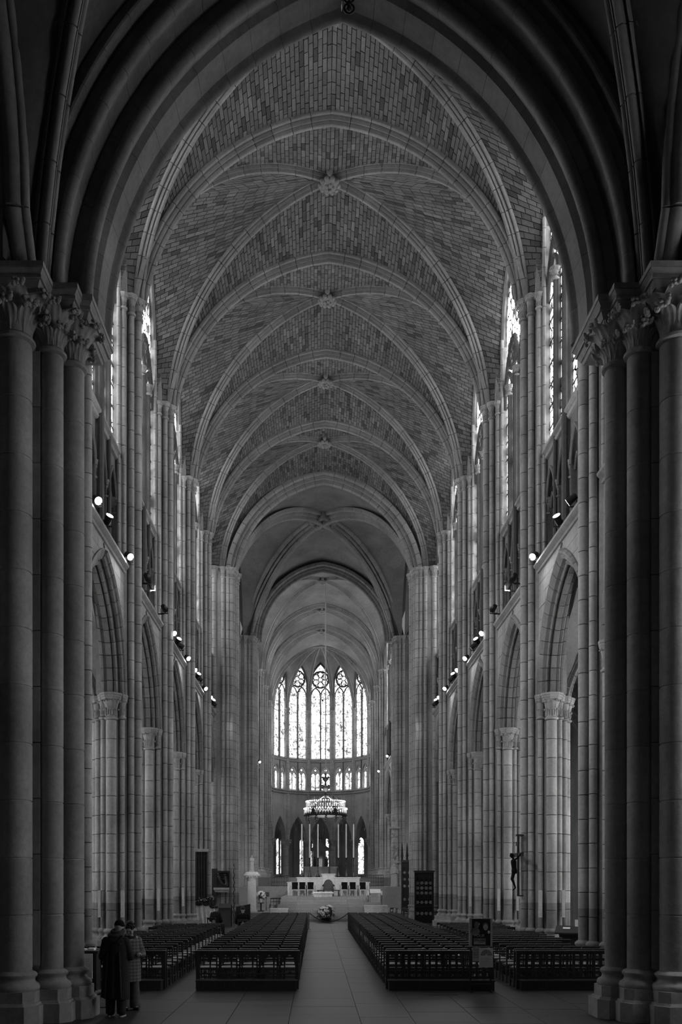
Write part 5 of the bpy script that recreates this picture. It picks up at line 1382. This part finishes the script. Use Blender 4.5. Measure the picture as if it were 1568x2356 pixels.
# ---------------------------------------------------------------- flowers, rope, small furniture
BLOS = MB()
for i in range(7): BLOS.ball((.04*math.cos(i*2*PI/6) if i else 0, .04*math.sin(i*2*PI/6) if i else 0, .015 if i else .03), .032, 6, 4, (1,1,.6))
BLOS = BLOS.mesh('blossom', 'petal', 2)
LEAFG = MB(); LEAFG.add([(0,0,0),(.03,.05,.01),(0,.14,-.01),(-.03,.05,.01)], [(0,1,2,3)]); LEAFG = LEAFG.mesh('leaf', 'leaf_green', 0)
def bouquet(o, c, rx, rz_, n, seed, sc=1.0):
    rnd = random.Random(seed)
    for i in range(n):
        a, e = rnd.uniform(0, 2*PI), rnd.uniform(-.5, 1.5); p = Vector((c[0]+rx*math.cos(a)*math.cos(e), c[1]+rx*math.sin(a)*math.cos(e), c[2]+rz_*math.sin(e)))
        put('blossom', BLOS, o, M=Matrix.Translation(p) @ (p-Vector(c)).to_track_quat('Z', 'Y').to_matrix().to_4x4() @ Matrix.Scale(sc*rnd.uniform(.9,1.5), 4))
    for i in range(n):
        a, e = rnd.uniform(0, 2*PI), rnd.uniform(-.7, 1.2); p = Vector((c[0]+rx*.95*math.cos(a)*math.cos(e), c[1]+rx*.95*math.sin(a)*math.cos(e), c[2]+rz_*.95*math.sin(e)))
        put('leaf', LEAFG, o, M=Matrix.Translation(p) @ Matrix.Rotation(a-PI/2, 4, 'Z') @ Matrix.Rotation(e-.5, 4, 'X') @ Matrix.Scale(1.3*sc, 4))
    st = MB().ball(c, 1.0, 10, 7, (rx*.8, rx*.8, rz_*.85)).mesh('greenery', 'leaf_green', 2); put('greenery', st, o)
o = thing('flower_arrangement', 'large white flower arrangement in a dark basket at the altar steps', 'flowers', (at(749, 51.4), 51.4, 0))
put('basket', MB().lathe([(.24,0),(.32,.18),(.36,.24)], 14).mesh('basket', 'black_wood', 0.6), o); bouquet(o, (-.12,0,.5), .33, .32, 34, 1, 1.5); bouquet(o, (.22,0,.55), .22, .36, 20, 2, 1.5)
o = thing('flower_vase', 'white bouquet in a pale vase on a stand beside the white pedestal', 'flowers', (at(600, 55.9), 55.9, .46))
put('stand', MB().box(-.2,.2,-.2,.2,0,.06).lathe([(.05,.06),(.05,.52)], 8).box(-.2,.2,-.2,.2,.52,.57).mesh('stand', 'black_wood', 0.4), o); put('vase', MB().lathe([(.07,.57),(.09,.62),(.12,.80),(.13,.84)], 12).mesh('vase', 'white_paint', 0.8), o); bouquet(o, (0,0,1.03), .27, .22, 30, 4, 1.4)
o = tag(put('barrier_rope', MB().tube([(-.80+1.9*i/16, 0, .80-.42*(1-((i-8)/8)**2)) for i in range(17)], .022, 8).mesh('barrier_rope', 'rope_dark', 0.9), None, (0, 43.2, 0)), 'dark rope sagging across the aisle between the front chairs', 'rope')
for s, x, k in ((-1, -.85, 'left'), (1, 1.12, 'right')):
    p = thing('rope_post', f'slim post holding the {k} end of the aisle rope', 'post', (x, 43.22, 0)); put('pole', MB().lathe([(.02,.02),(.02,.86)], 8).mesh('pole', 'bronze', 0.8), p); put('foot', MB().lathe([(.12,0),(.12,.015),(.03,.035)], 12).mesh('foot', 'bronze', 0.6), p)
o = thing('pedestal', 'white stone pedestal with a carved capital, left of the altar steps', 'pedestal', (at(579.5, 55), 55, .46))
put('shaft', MB().prism([(-.26,-.2),(.26,-.2),(.26,.2),(-.26,.2)], .1, 1.95).mesh('shaft', 'white_stone', 0), o); put('base', MB().prism([(-.34,-.28),(.34,-.28),(.34,.28),(-.34,.28)], 0, .1).mesh('base', 'white_stone', 0), o)
cpm = MB()
for i in range(5): cpm.ball((-.32+.16*i, -.26, 2.25), .085, 8, 6)
cpm.loft([ell((0,0,1.93),.27,.22,12), ell((0,0,2.1),.30,.25,12), ell((0,0,2.3),.44,.34,12)]); put('capital', cpm.mesh('capital', 'white_stone', 0.9), o); put('abacus', MB().box(-.50,.50,-.38,.38,2.30,2.40).prism([(-.46,-.34),(.46,-.34),(.46,.34),(-.46,.34)], 2.40, 2.56, .72).mesh('abacus', 'white_stone', 0), o)
def draped(name, label, x, y, z, h, mat, child=False, rz=0.0, cat='statue'):
    """standing robed stone figure"""
    o = thing(name, label, cat, (x, y, z), rz); k = h/1.75; m = MB()
    m.loft([ell((0,0,0),.26*k,.22*k,16), ell((0,0,.3*k),.24*k,.2*k,16), ell((.02,0,.8*k),.2*k,.16*k,16), ell((0,0,1.15*k),.19*k,.13*k,16), ell((0,0,1.4*k),.21*k,.11*k,16), ell((0,0,1.47*k),.08*k,.07*k,16)])
    for i in range(9): a = PI+PI*i/8; capsule(m, (.19*k*math.cos(a), .14*k*math.sin(a), 1.0*k), (.25*k*math.cos(a), .21*k*math.sin(a), .03), .016*k, .028*k, 6)
    t = MB(); head_parts(t, Matrix.Translation((0,-.01,1.6)), 1.0); m.join(t, Matrix.Scale(k, 4))
    for s in (-1, 1): capsule(m, (s*.19*k,0,1.36*k), (s*.24*k,-.06*k,1.06*k), .06*k, .055*k); capsule(m, (s*.24*k,-.06*k,1.06*k), (s*.06*k,-.2*k,1.12*k), .05*k, .035*k); hand_parts(m, along((s*.24*k,-.06*k,1.06*k), (s*.06*k,-.2*k,1.12*k)) @ Matrix.Scale(k, 4), s, .6)
    if child: t = MB(); head_parts(t, Matrix.Translation((-.14,-.16,1.42)) @ Matrix.Scale(.6, 4)); capsule(t, (-.14,-.15,1.12), (-.14,-.15,1.3), .07, .06); m.join(t, Matrix.Scale(k, 4))
    remesh('figure', m, mat, o, .018 if h < 1.6 else .022, 2); put('plinth', MB().prism([(-.3*k,-.26*k),(.3*k,-.26*k),(.3*k,.26*k),(-.3*k,.26*k)], -.1*k, .02).mesh('plinth', mat, 0), o); return o
draped('statue', 'small stone statue of a robed figure with a child on the white pedestal', at(579, 55), 55, 3.08, 1.0, 'statue_stone', True)
draped('statue', 'pale robed stone statue on the right pier beside the choir', at(906, 65.2), 65.2, zt(2052, 65.2)+.1, 2.1, 'statue_stone', rz=R(20))
o = thing('wall_monument', 'tall carved stone monument with scrolls climbing the far right crossing pier', 'monument', (at(908, 65.75), 65.75, zt(1985, 65.75)))
m = MB(); rnd = random.Random(9)
m.box(-.2,.25,0,.12,0,3.4)
for i in range(46): m.ball((rnd.uniform(-.26,.22), -.03, rnd.uniform(0,3.5)), rnd.uniform(.05,.13), 6, 5, (1,.6,1.2))
put('carving', m.mesh('carving', 'statue_stone', 2), o); put('cornice', MB().box(-.4,.4,-.15,.15,2.6,2.72).box(-.36,.36,-.12,.12,.0,.1).mesh('cornice', 'statue_stone', 0), o)
o = thing('ambo', 'veined stone reading desk at the right of the altar platform', 'lectern', (at(863, 55), 55, .93))
put('body', MB().box(-.3,.3,-.2,.25,-.3,.72).mesh('body', 'marble', 0), o); put('desk', MB().add([(-.34,-.26,.78),(.34,-.26,.78),(.34,.26,.98),(-.34,.26,.98),(-.34,-.26,.72),(.34,-.26,.72),(.34,.26,.72),(-.34,.26,.72)], [(0,1,2,3),(4,7,6,5),(0,4,5,1),(1,5,6,2),(2,6,7,3),(3,7,4,0)]).mesh('desk', 'white_stone', 0), o)
for px_, nm in ((846.5, 'left'), (877.5, 'right')):
    o = thing('standing_candle', f'short white candle on a thin stand at the {nm} of the stone reading desk', 'candle', (at(px_, 54.6), 54.6, .9))
    put('stem', MB().lathe([(.12,0),(.12,.02),(.02,.05),(.018,.62),(.05,.64)], 10).mesh('stem', 'bronze', 0.8), o); put('candle', MB().lathe([(.04,.64),(.04,.9)], 10).mesh('candle', 'wax', 0), o)
for i, (px_, d, rz) in enumerate(((628, 56.0, 12), (637, 56.75, -8), (646, 56.0, 5), (655, 56.75, 15))): chair(f'dark chair on the platform left of the altar, {ORD[i+1]} from the left', at(px_, d), d, 'dark chairs left of the altar', True, R(rz), .46)
o = thing('lectern_stand', 'thin metal music stand beside the dark chairs left of the altar', 'stand', (at(612, 57.4), 57.4, .46)); put('pole', MB().lathe([(.18,0),(.02,.04),(.015,1.1)], 8).mesh('pole', 'bronze', 0.8), o); put('desk', MB().bar((-.2,0,1.08),(.2,0,1.08),.02,.3).mesh('desk', 'bronze', 0), o)
for i, (px_, d, rz) in enumerate(((893, 50.2, 60), (903, 49.4, 95), (915, 48.8, 80), (926, 48.2, 120), (921, 50.3, 70))): chair(f'loose dark chair beside the carved screen on the right, {ORD[i+1]} from the left', at(px_, d), d, 'loose chairs by the carved screen', True, R(rz))

# ---------------------------------------------------------------- left: draped stand, iron gate, relief, desks
o = thing('draped_stand', 'tall stand draped in white cloth under a dark patterned valance', 'stand', (at(466, 41.5), 41.5, 0))
put('board', MB().box(-.62,.62,.05,.12,.05,1.62).mesh('board', 'black_wood', 0), o)
for s in (-1, 1): put('leg', MB().box(s*.55-.03, s*.55+.03, 0, .3, 0, .1).mesh('leg', 'black_wood', 0), o)
m = MB(); n = 40; P = []; H = 7
for j in range(H+1):
    z = 1.35-1.25*j/H
    for i in range(n+1):
        u = i/n*2-1; wv = .035*math.sin(u*17+1.3*math.sin(j*.7))*(.3+j/H)+.02*math.sin(u*41); P.append((u*.60*(1-.05*j/H)+(.04*j/H), -.03+wv-.06*j/H, z-.03*math.sin(u*3)))
m.add(P, [(j*(n+1)+i, j*(n+1)+i+1, (j+1)*(n+1)+i+1, (j+1)*(n+1)+i) for j in range(H) for i in range(n)]); put('cloth', m.mesh('cloth', 'cloth_white', 2), o)
m = MB(); P = []; 
for j in range(5):
    z = 1.64-.36*j/4
    for i in range(n+1): u = i/n*2-1; P.append((u*.63, -.09+.02*math.sin(u*23)*j/4, z-(.06*abs(math.sin(u*6))+(.12 if abs(u) > .5 else 0))*(j/4)))
m.add(P, [(j*(n+1)+i, j*(n+1)+i+1, (j+1)*(n+1)+i+1, (j+1)*(n+1)+i) for j in range(4) for i in range(n)]); put('valance', m.mesh('valance', 'cloth_dark', 2), o, label='dark patterned valance')
rnd = random.Random(2)
for i in range(16): put('tuft', MB().ball((0,0,0), .03, 6, 4, (1.4,.6,.5)).mesh('tuft', 'petal', 2), o, (rnd.uniform(-.58,.58), -.12, rnd.uniform(1.45,1.62)))
o = thing('iron_gate', 'black barred iron gate under a stone lintel between left piers', 'gate', (at(461, 45.1), 45.1, 0))
put('lintel', MB().box(-.42,.42,-.18,.15,3.95,4.1).mesh('lintel', 'stone', 0), o)
put('panel', MB().box(-.34,.34,.06,.10,0,3.95).mesh('panel', 'black_wood', 0), o)
gb = MB().box(-.018,.018,-.02,.02,0,3.95).mesh('bar', 'iron', 0)
for i in range(6): put('bar', gb, o, (-.34+.136*i, 0, 0))
gr = MB().box(-.36,.36,-.03,.03,-.025,.025).mesh('rail', 'iron', 0)
for z in (.1,.7,1.3,1.9,2.5,3.1,3.7): put('rail', gr, o, (0, 0, z))
o = thing('carved_relief', 'dark carved relief in a wooden frame on a stone bracket', 'relief', (at(511, 51.2), 51.2, 0))
z0 = zt(2047, 51.2)
put('bracket', MB().box(-.48,.42,-.3,.1,z0,z0+.12).prism([(-.4,-.22),(.34,-.22),(.34,.1),(-.4,.1)], z0-.14, z0, 1.1).mesh('bracket', 'stone', 0), o)
put('frame', MB().box(-.62,-.30,-.06,.1,z0-.35,z0+1.25).box(-.30,.42,-.02,.12,z0+.12,z0+1.05).box(-.34,.46,-.2,.12,z0+1.0,z0+1.12).mesh('frame', 'black_wood', 0), o)
m = MB(); rnd = random.Random(4)
capsule(m, (-.2,-.12,z0+.8), (.0,-.16,z0+.35), .09, .08); capsule(m, (.0,-.16,z0+.35), (.3,-.16,z0+.25), .07, .06); m.ball((-.22,-.14,z0+.93), .09, 10, 8); capsule(m, (.2,-.14,z0+.75), (.28,-.14,z0+.3), .07, .09); m.ball((.2,-.14,z0+.88), .08, 10, 8); capsule(m, (-.18,-.16,z0+.72), (.12,-.2,z0+.6), .04, .035)
remesh('figures', m, 'bronze', o, .02, 2)
o = thing('wooden_desk', 'dark wooden reading desk below the carved relief', 'desk', (at(517, 46), 46, 0))
put('cabinet', MB().box(-.3,.3,-.2,.25,0,1.0).mesh('cabinet', 'desk_wood', 0), o); put('top', MB().add([(-.34,-.26,1.0),(.34,-.26,1.0),(.34,.3,1.22),(-.34,.3,1.22),(-.34,-.26,.96),(.34,-.26,.96),(.34,.3,1.18),(-.34,.3,1.18)], [(0,1,2,3),(4,7,6,5),(0,4,5,1),(1,5,6,2),(2,6,7,3),(3,7,4,0)]).mesh('top', 'desk_wood', 0), o); put('side_post', MB().box(.32,.38,-.02,.04,0,1.15).mesh('side_post', 'iron', 0), o)
o = thing('wooden_bench', 'dark high-backed wooden bench beside the white pedestal', 'bench', (at(559, 50.6), 50.6, 0))
put('backrest', MB().add([(-.42,0,.4),(.42,0,.4),(.42,0,1.08),(-.42,0,.9),(-.42,.06,.4),(.42,.06,.4),(.42,.06,1.08),(-.42,.06,.9)], [(0,1,2,3),(7,6,5,4),(0,4,5,1),(1,5,6,2),(2,6,7,3),(3,7,4,0)]).mesh('backrest', 'dark_wood', 0), o); put('seat', MB().box(-.42,.42,-.4,0,.4,.45).mesh('seat', 'dark_wood', 0), o)
for s in (-1, 1): put('end_panel', MB().box(-.03,.03,-.42,.06,0,.62).mesh('end_panel', 'dark_wood', 0), o, (s*.42, 0, 0))
o = thing('twisted_candle', 'tall twisted dark stand against the left crossing pier', 'candle stand', (at(538, 51.25), 51.25, 0))
put('stem', MB().tube([(.03*math.cos(i*1.1), .03*math.sin(i*1.1), .2+i*.075) for i in range(44)], .032, 6).mesh('stem', 'bronze', 1), o); put('foot', MB().lathe([(.22,0),(.18,.1),(.08,.22)], 10).mesh('foot', 'bronze', 0.8), o)
o = thing('offering_box', 'small box with white printed notice beside the left porch columns', 'box', (at(205, 16.9)-.05, 16.9, 0))
put('cabinet', MB().box(-.32,.22,-.12,.2,.0,1.0).mesh('cabinet', 'black_wood', 0), o); put('shelf', MB().box(-.36,.26,-.18,.22,1.0,1.05).mesh('shelf', 'black_wood', 0), o)
nt_ = put('notice', MB().box(-.085,.085,-.012,0,.52,1.0).mesh('notice', 'paper', 0), o, M=Matrix.Translation((.09,-.2,.0)) @ Matrix.Rotation(R(-12), 4, 'Z'))
for i in range(7): rect(nt_, -.06, .05-.02*(i % 3), .62+i*.045, .632+i*.045, 'paper_grey', -.0125)
for i in range(3): put('leaflet', MB().box(-.06,.06,-.08,.08,0,.02+.012*i).mesh('leaflet', 'paper', 0), o, (-.24+.17*i, .02, 1.05))
o = thing('candle_tray', 'low dark metal rack with small pale papers at the foot of the left columns', 'rack', (at(228, 15.75), 15.75, 0))
put('frame', MB().bar((-.13,0,0),(-.13,0,.34),.02).bar((.13,0,0),(.13,0,.42),.02).bar((-.13,0,.28),(.13,0,.40),.02).bar((-.13,.2,0),(-.13,.2,.34),.02).bar((.13,.2,0),(.13,.2,.42),.02).bar((-.13,0,.1),(.13,0,.1),.02).mesh('frame', 'iron', 0), o)
put('tray', MB().add([(-.14,-.01,.3),(.14,-.01,.42),(.14,.21,.42),(-.14,.21,.3)], [(0,1,2,3)]).mesh('tray', 'iron', 0), o)
for i in range(5): put('card', MB().box(-.03,.03,-.006,.006,0,.05).mesh('card', 'paper_grey', 0), o, (-.11+.055*i, .02+.03*(i % 2), .32+.026*i))

# ---------------------------------------------------------------- right: crucifix, carved screens, desk
cx_, cy_ = 6.04, 27.85
o = thing('crucifix', 'black wooden crucifix with a carved figure fixed to the right pier', 'crucifix', (cx_, cy_, 0))
z0, z1 = 1.92, 3.88
put('upright', MB().box(-.03,.03,-.06,.06,z0,z1).mesh('upright', 'black_wood', 0), o); put('arm', MB().box(-.03,.03,-.62,.62,3.2,3.32).mesh('arm', 'black_wood', 0), o)
put('bracket', MB().box(-.02,.16,-.03,.03,z0,z0+.04).box(-.06,.16,-.1,.1,z1-.02,z1+.04).mesh('bracket', 'iron', 0), o)
m = MB(); X = -.13
t = MB(); head_parts(t, Matrix.Translation((X-.08,.02,3.24)) @ Matrix.Rotation(-PI/2, 4, 'Z') @ Matrix.Rotation(R(25), 4, 'X') @ Matrix.Scale(.62, 4)); m.join(t)
capsule(m, (X-.02,0,3.12), (X-.06,0,3.2), .035, .035); capsule(m, (X,0,2.78), (X-.02,0,3.04), .075, .095); capsule(m, (X-.02,-.08,3.06), (X-.02,.08,3.06), .05, .05)
for s in (-1, 1):
    capsule(m, (X-.02,s*.1,3.08), (X+.04,s*.32,3.16), .034, .028); capsule(m, (X+.04,s*.32,3.16), (X+.08,s*.54,3.27), .028, .02); hand_parts(m, Matrix.Translation((X+.08,s*.55,3.28)) @ Matrix.Rotation(s*PI/2, 4, 'X') @ Matrix.Scale(.65, 4), s, .4)
    capsule(m, (X,s*.045,2.74), (X-.07,s*.04,2.48), .055, .042); capsule(m, (X-.07,s*.04,2.48), (X+.04,s*.015,2.2), .038, .025); capsule(m, (X+.04,s*.015,2.2), (X-.04,s*.012,2.12), .024, .02)
remesh('corpus', m, 'coat_black', o, .009, 2)
m = MB(); m.loft([ell((X-.0,0,2.66),.085,.105,12), ell((X,0,2.74),.09,.11,12), ell((X,0,2.82),.08,.1,12)]); put('loincloth', m.mesh('loincloth', 'coat_black', 2), o)
put('title', MB().box(-.05,-.03,-.14,.14,3.55,3.68).mesh('title', 'black_wood', 0), o)
def carved_screen(name, label, x, y, w, h, pinn, cat='screen'):
    o = thing(name, label, cat, (x, y, 0)); 
    put('back_panel', MB().box(-w/2, w/2, .04, .12, 0, h).mesh('back_panel', 'black_wood', 0), o)
    for s in (-1, 1): put('post', MB().box(s*w/2-.05, s*w/2+.05, -.06, .12, 0, h).mesh('post', 'black_wood', 0), o)
    put('cornice', MB().box(-w/2-.1, w/2+.1, -.14, .14, h, h+.08).box(-w/2-.06, w/2+.06, -.1, .14, h-.08, h).mesh('cornice', 'desk_wood', 0), o)
    for z in (.9, h*.45): put('rail', MB().box(-w/2, w/2, -.02, .05, z, z+.07).mesh('rail', 'black_wood', 0), o)
    n = max(2, round(w/.28)); a = Arc(w/n/2-.02, .2); m = MB()
    plate(m, -w/2, w/2, h-.1, -.0, .03, [(-w/2+w/n*(i+.5), a, h-.55, h*.45+.07) for i in range(n)], 5); m.xform(Matrix.Rotation(PI/2, 4, 'Z')); put('tracery', m.mesh('tracery', 'dark_wood', 0), o)
    ro = MB()
    for k in range(7): ro.ball((.07*math.cos(k*2*PI/6) if k else 0, 0, .07*math.sin(k*2*PI/6) if k else 0), .036, 6, 5, (1,.5,1))
    ro = ro.mesh('rosette', 'gilt', 2)
    for i in range(n):
        for j in range(3): put('rosette', ro, o, (-w/2+w/n*(i+.5), .015, h*.45+.4+j*(h*.4-.6)/2))
        put('rosette', ro, o, (-w/2+w/n*(i+.5), .0, .55)); put('rosette', ro, o, (-w/2+w/n*(i+.5), .0, 1.2))
    if pinn:
        pm = MB(); pm.lathe([(.07,h+.08),(.07,h+.3),(.1,h+.32),(.05,h+.65),(.07,h+.67),(.012,h+1.25)], 6)
        for k in range(5): pm.ball((0,0,h+.4+.17*k), .075-.01*k, 6, 4, (1.3,1.3,.5))
        pm = pm.mesh('pinnacle', 'black_wood', 0.6)
        for i in range(pinn): put('pinnacle', pm, o, (-w/2+w*i/max(1, pinn-1), 0, 0))
carved_screen('carved_screen', 'tall black carved screen with pinnacles between right crossing piers', at(936, 57.5), 57.5, .66, 3.75, 3)
carved_screen('carved_cabinet', 'black carved wooden cabinet front with rosettes on the right near crossing pier', at(975, 49.6), 49.6, 1.0, 2.95, 0, 'cabinet')
o = thing('information_desk', 'dark desk with white papers against the right front pier', 'desk', (at(1312, 24.6), 24.6, 0), R(-20))
put('cabinet', MB().box(-.3,.45,-.25,.3,0,.92).mesh('cabinet', 'black_wood', 0), o); put('top', MB().add([(-.42,-.34,.95),(.52,-.34,.95),(.52,.38,1.12),(-.42,.38,1.12),(-.42,-.34,.91),(.52,-.34,.91),(.52,.38,1.08),(-.42,.38,1.08)], [(0,1,2,3),(4,7,6,5),(0,4,5,1),(1,5,6,2),(2,6,7,3),(3,7,4,0)]).mesh('top', 'black_wood', 0), o)
put('paper', MB().box(-.1,.1,-.07,.07,0,.006).mesh('paper', 'paper', 0), o, M=Matrix.Translation((-.12,.1,1.06)) @ Matrix.Rotation(R(13), 4, 'X')); put('sign', MB().box(-.12,.12,-.01,.01,0,.2).mesh('sign', 'paper', 0), o, (.22, .3, 1.10))

# ---------------------------------------------------------------- the great crown chandelier
xc, yc_ = at(748.5, 71.8), 71.8
o = thing('chandelier', 'great two-tier crown chandelier with many glowing candles hanging before the apse', 'chandelier', (xc, yc_, 0))
def ring_mesh(r, z, h): return MB().lathe([(r-.03,z),(r,z),(r+.02,z+h*.5),(r,z+h),(r-.03,z+h),(r-.03,z)], 40, cap=False)
zU, zL = 8.45, 7.85
put('upper_ring', ring_mesh(1.62, zU, .12).mesh('upper_ring', 'bronze', 0.5), o); lr = ring_mesh(1.76, zL, .22); lr.lathe([(1.5,zL-.03),(1.74,zL)], 40, cap=False); put('lower_ring', lr.mesh('lower_ring', 'bronze', 0.5), o)
cm = MB().lathe([(.05,-.03),(.05,0),(.03,.0),(.03,.42)], 8).mesh('candle', 'wax', 0); bm = MB().ball((0,0,.46), .042, 8, 6, (1,1,1.3)).mesh('bulb', 'bulb_glow', 2)
def cand(r, a, z): c = put('candle', cm, o, (r*math.cos(a), r*math.sin(a), z)); put('bulb', bm, c)
for i in range(52): cand(1.62, 2*PI*i/52, zU+.12)
for g in range(6):
    for k in range(6): cand(1.80, 2*PI*(g+.10+.13*k)/6, zL+.12)
    a = 2*PI*(g+.92)/6; m = MB().box(-.02,.02,-.16,.16,0,.4).prism([(-.03,-.2),(.03,-.2),(.03,.2),(-.03,.2)], .4, .6, .3).mesh('turret', 'bronze', 0); put('turret', m, o, M=Matrix.Rotation(a, 4, 'Z') @ Matrix.Translation((1.78, 0, zL-.05)))
    a = 2*PI*(g+.5)/6; put('chain', MB().tube([(1.6*math.cos(a), 1.6*math.sin(a), zU+.1), (.9*math.cos(a), .9*math.sin(a), 9.0), (.12*math.cos(a), .12*math.sin(a), 9.55)], .025, 6).mesh('chain', 'gilt', 0.8), o)
    m = MB()
    for k in range(10): m.ball((.05*math.cos(k*2), .05*math.sin(k*2), .05*k-.2), .05, 6, 4)
    m.tube([(0,0,-.45),(.12,0,-.1),(.05,0,.3)], .02, 5); fm_ = m.mesh('foliage', 'bronze', 1)
    for q in (0, .5): a = 2*PI*(g+q)/6; put('foliage', fm_, o, (1.15*math.cos(a), 1.15*math.sin(a), 9.1)); put('foliage', fm_, o, (1.6*math.cos(a), 1.6*math.sin(a), zL-.2))
m = MB().lathe([(.24,9.45),(.22,9.55),(.1,9.7),(.06,9.85),(.16,10.0),(.34,10.15),(.36,10.3),(.1,10.4),(.06,10.7),(.2,10.85),(.26,11.0),(.08,11.1),(.05,11.4)], 12)
for i in range(8): m.ball((.36*math.cos(i*PI/4), .36*math.sin(i*PI/4), 10.35), .08, 6, 4); m.ball((.28*math.cos(i*PI/4), .28*math.sin(i*PI/4), 11.05), .07, 6, 4)
put('crown', m.mesh('crown', 'bronze', 0.8), o); put('cupola', MB().lathe([(.26,9.42),(.24,9.52),(.12,9.64),(.02,9.68)], 14).mesh('cupola', 'gilt', 0.8), o)
put('rope', MB().tube([(0,0,11.3),(0,0,27.2)], .045, 8).mesh('rope', 'rope_pale', 0.8), o)
L = bpy.data.lights.new('chandelier_light', 'POINT'); L.energy = 500; L.shadow_soft_size = 1.2
lo = bpy.data.objects.new('chandelier_light', L); COL.objects.link(lo); lo.parent = o; lo.location = (0, 0, 8.9)
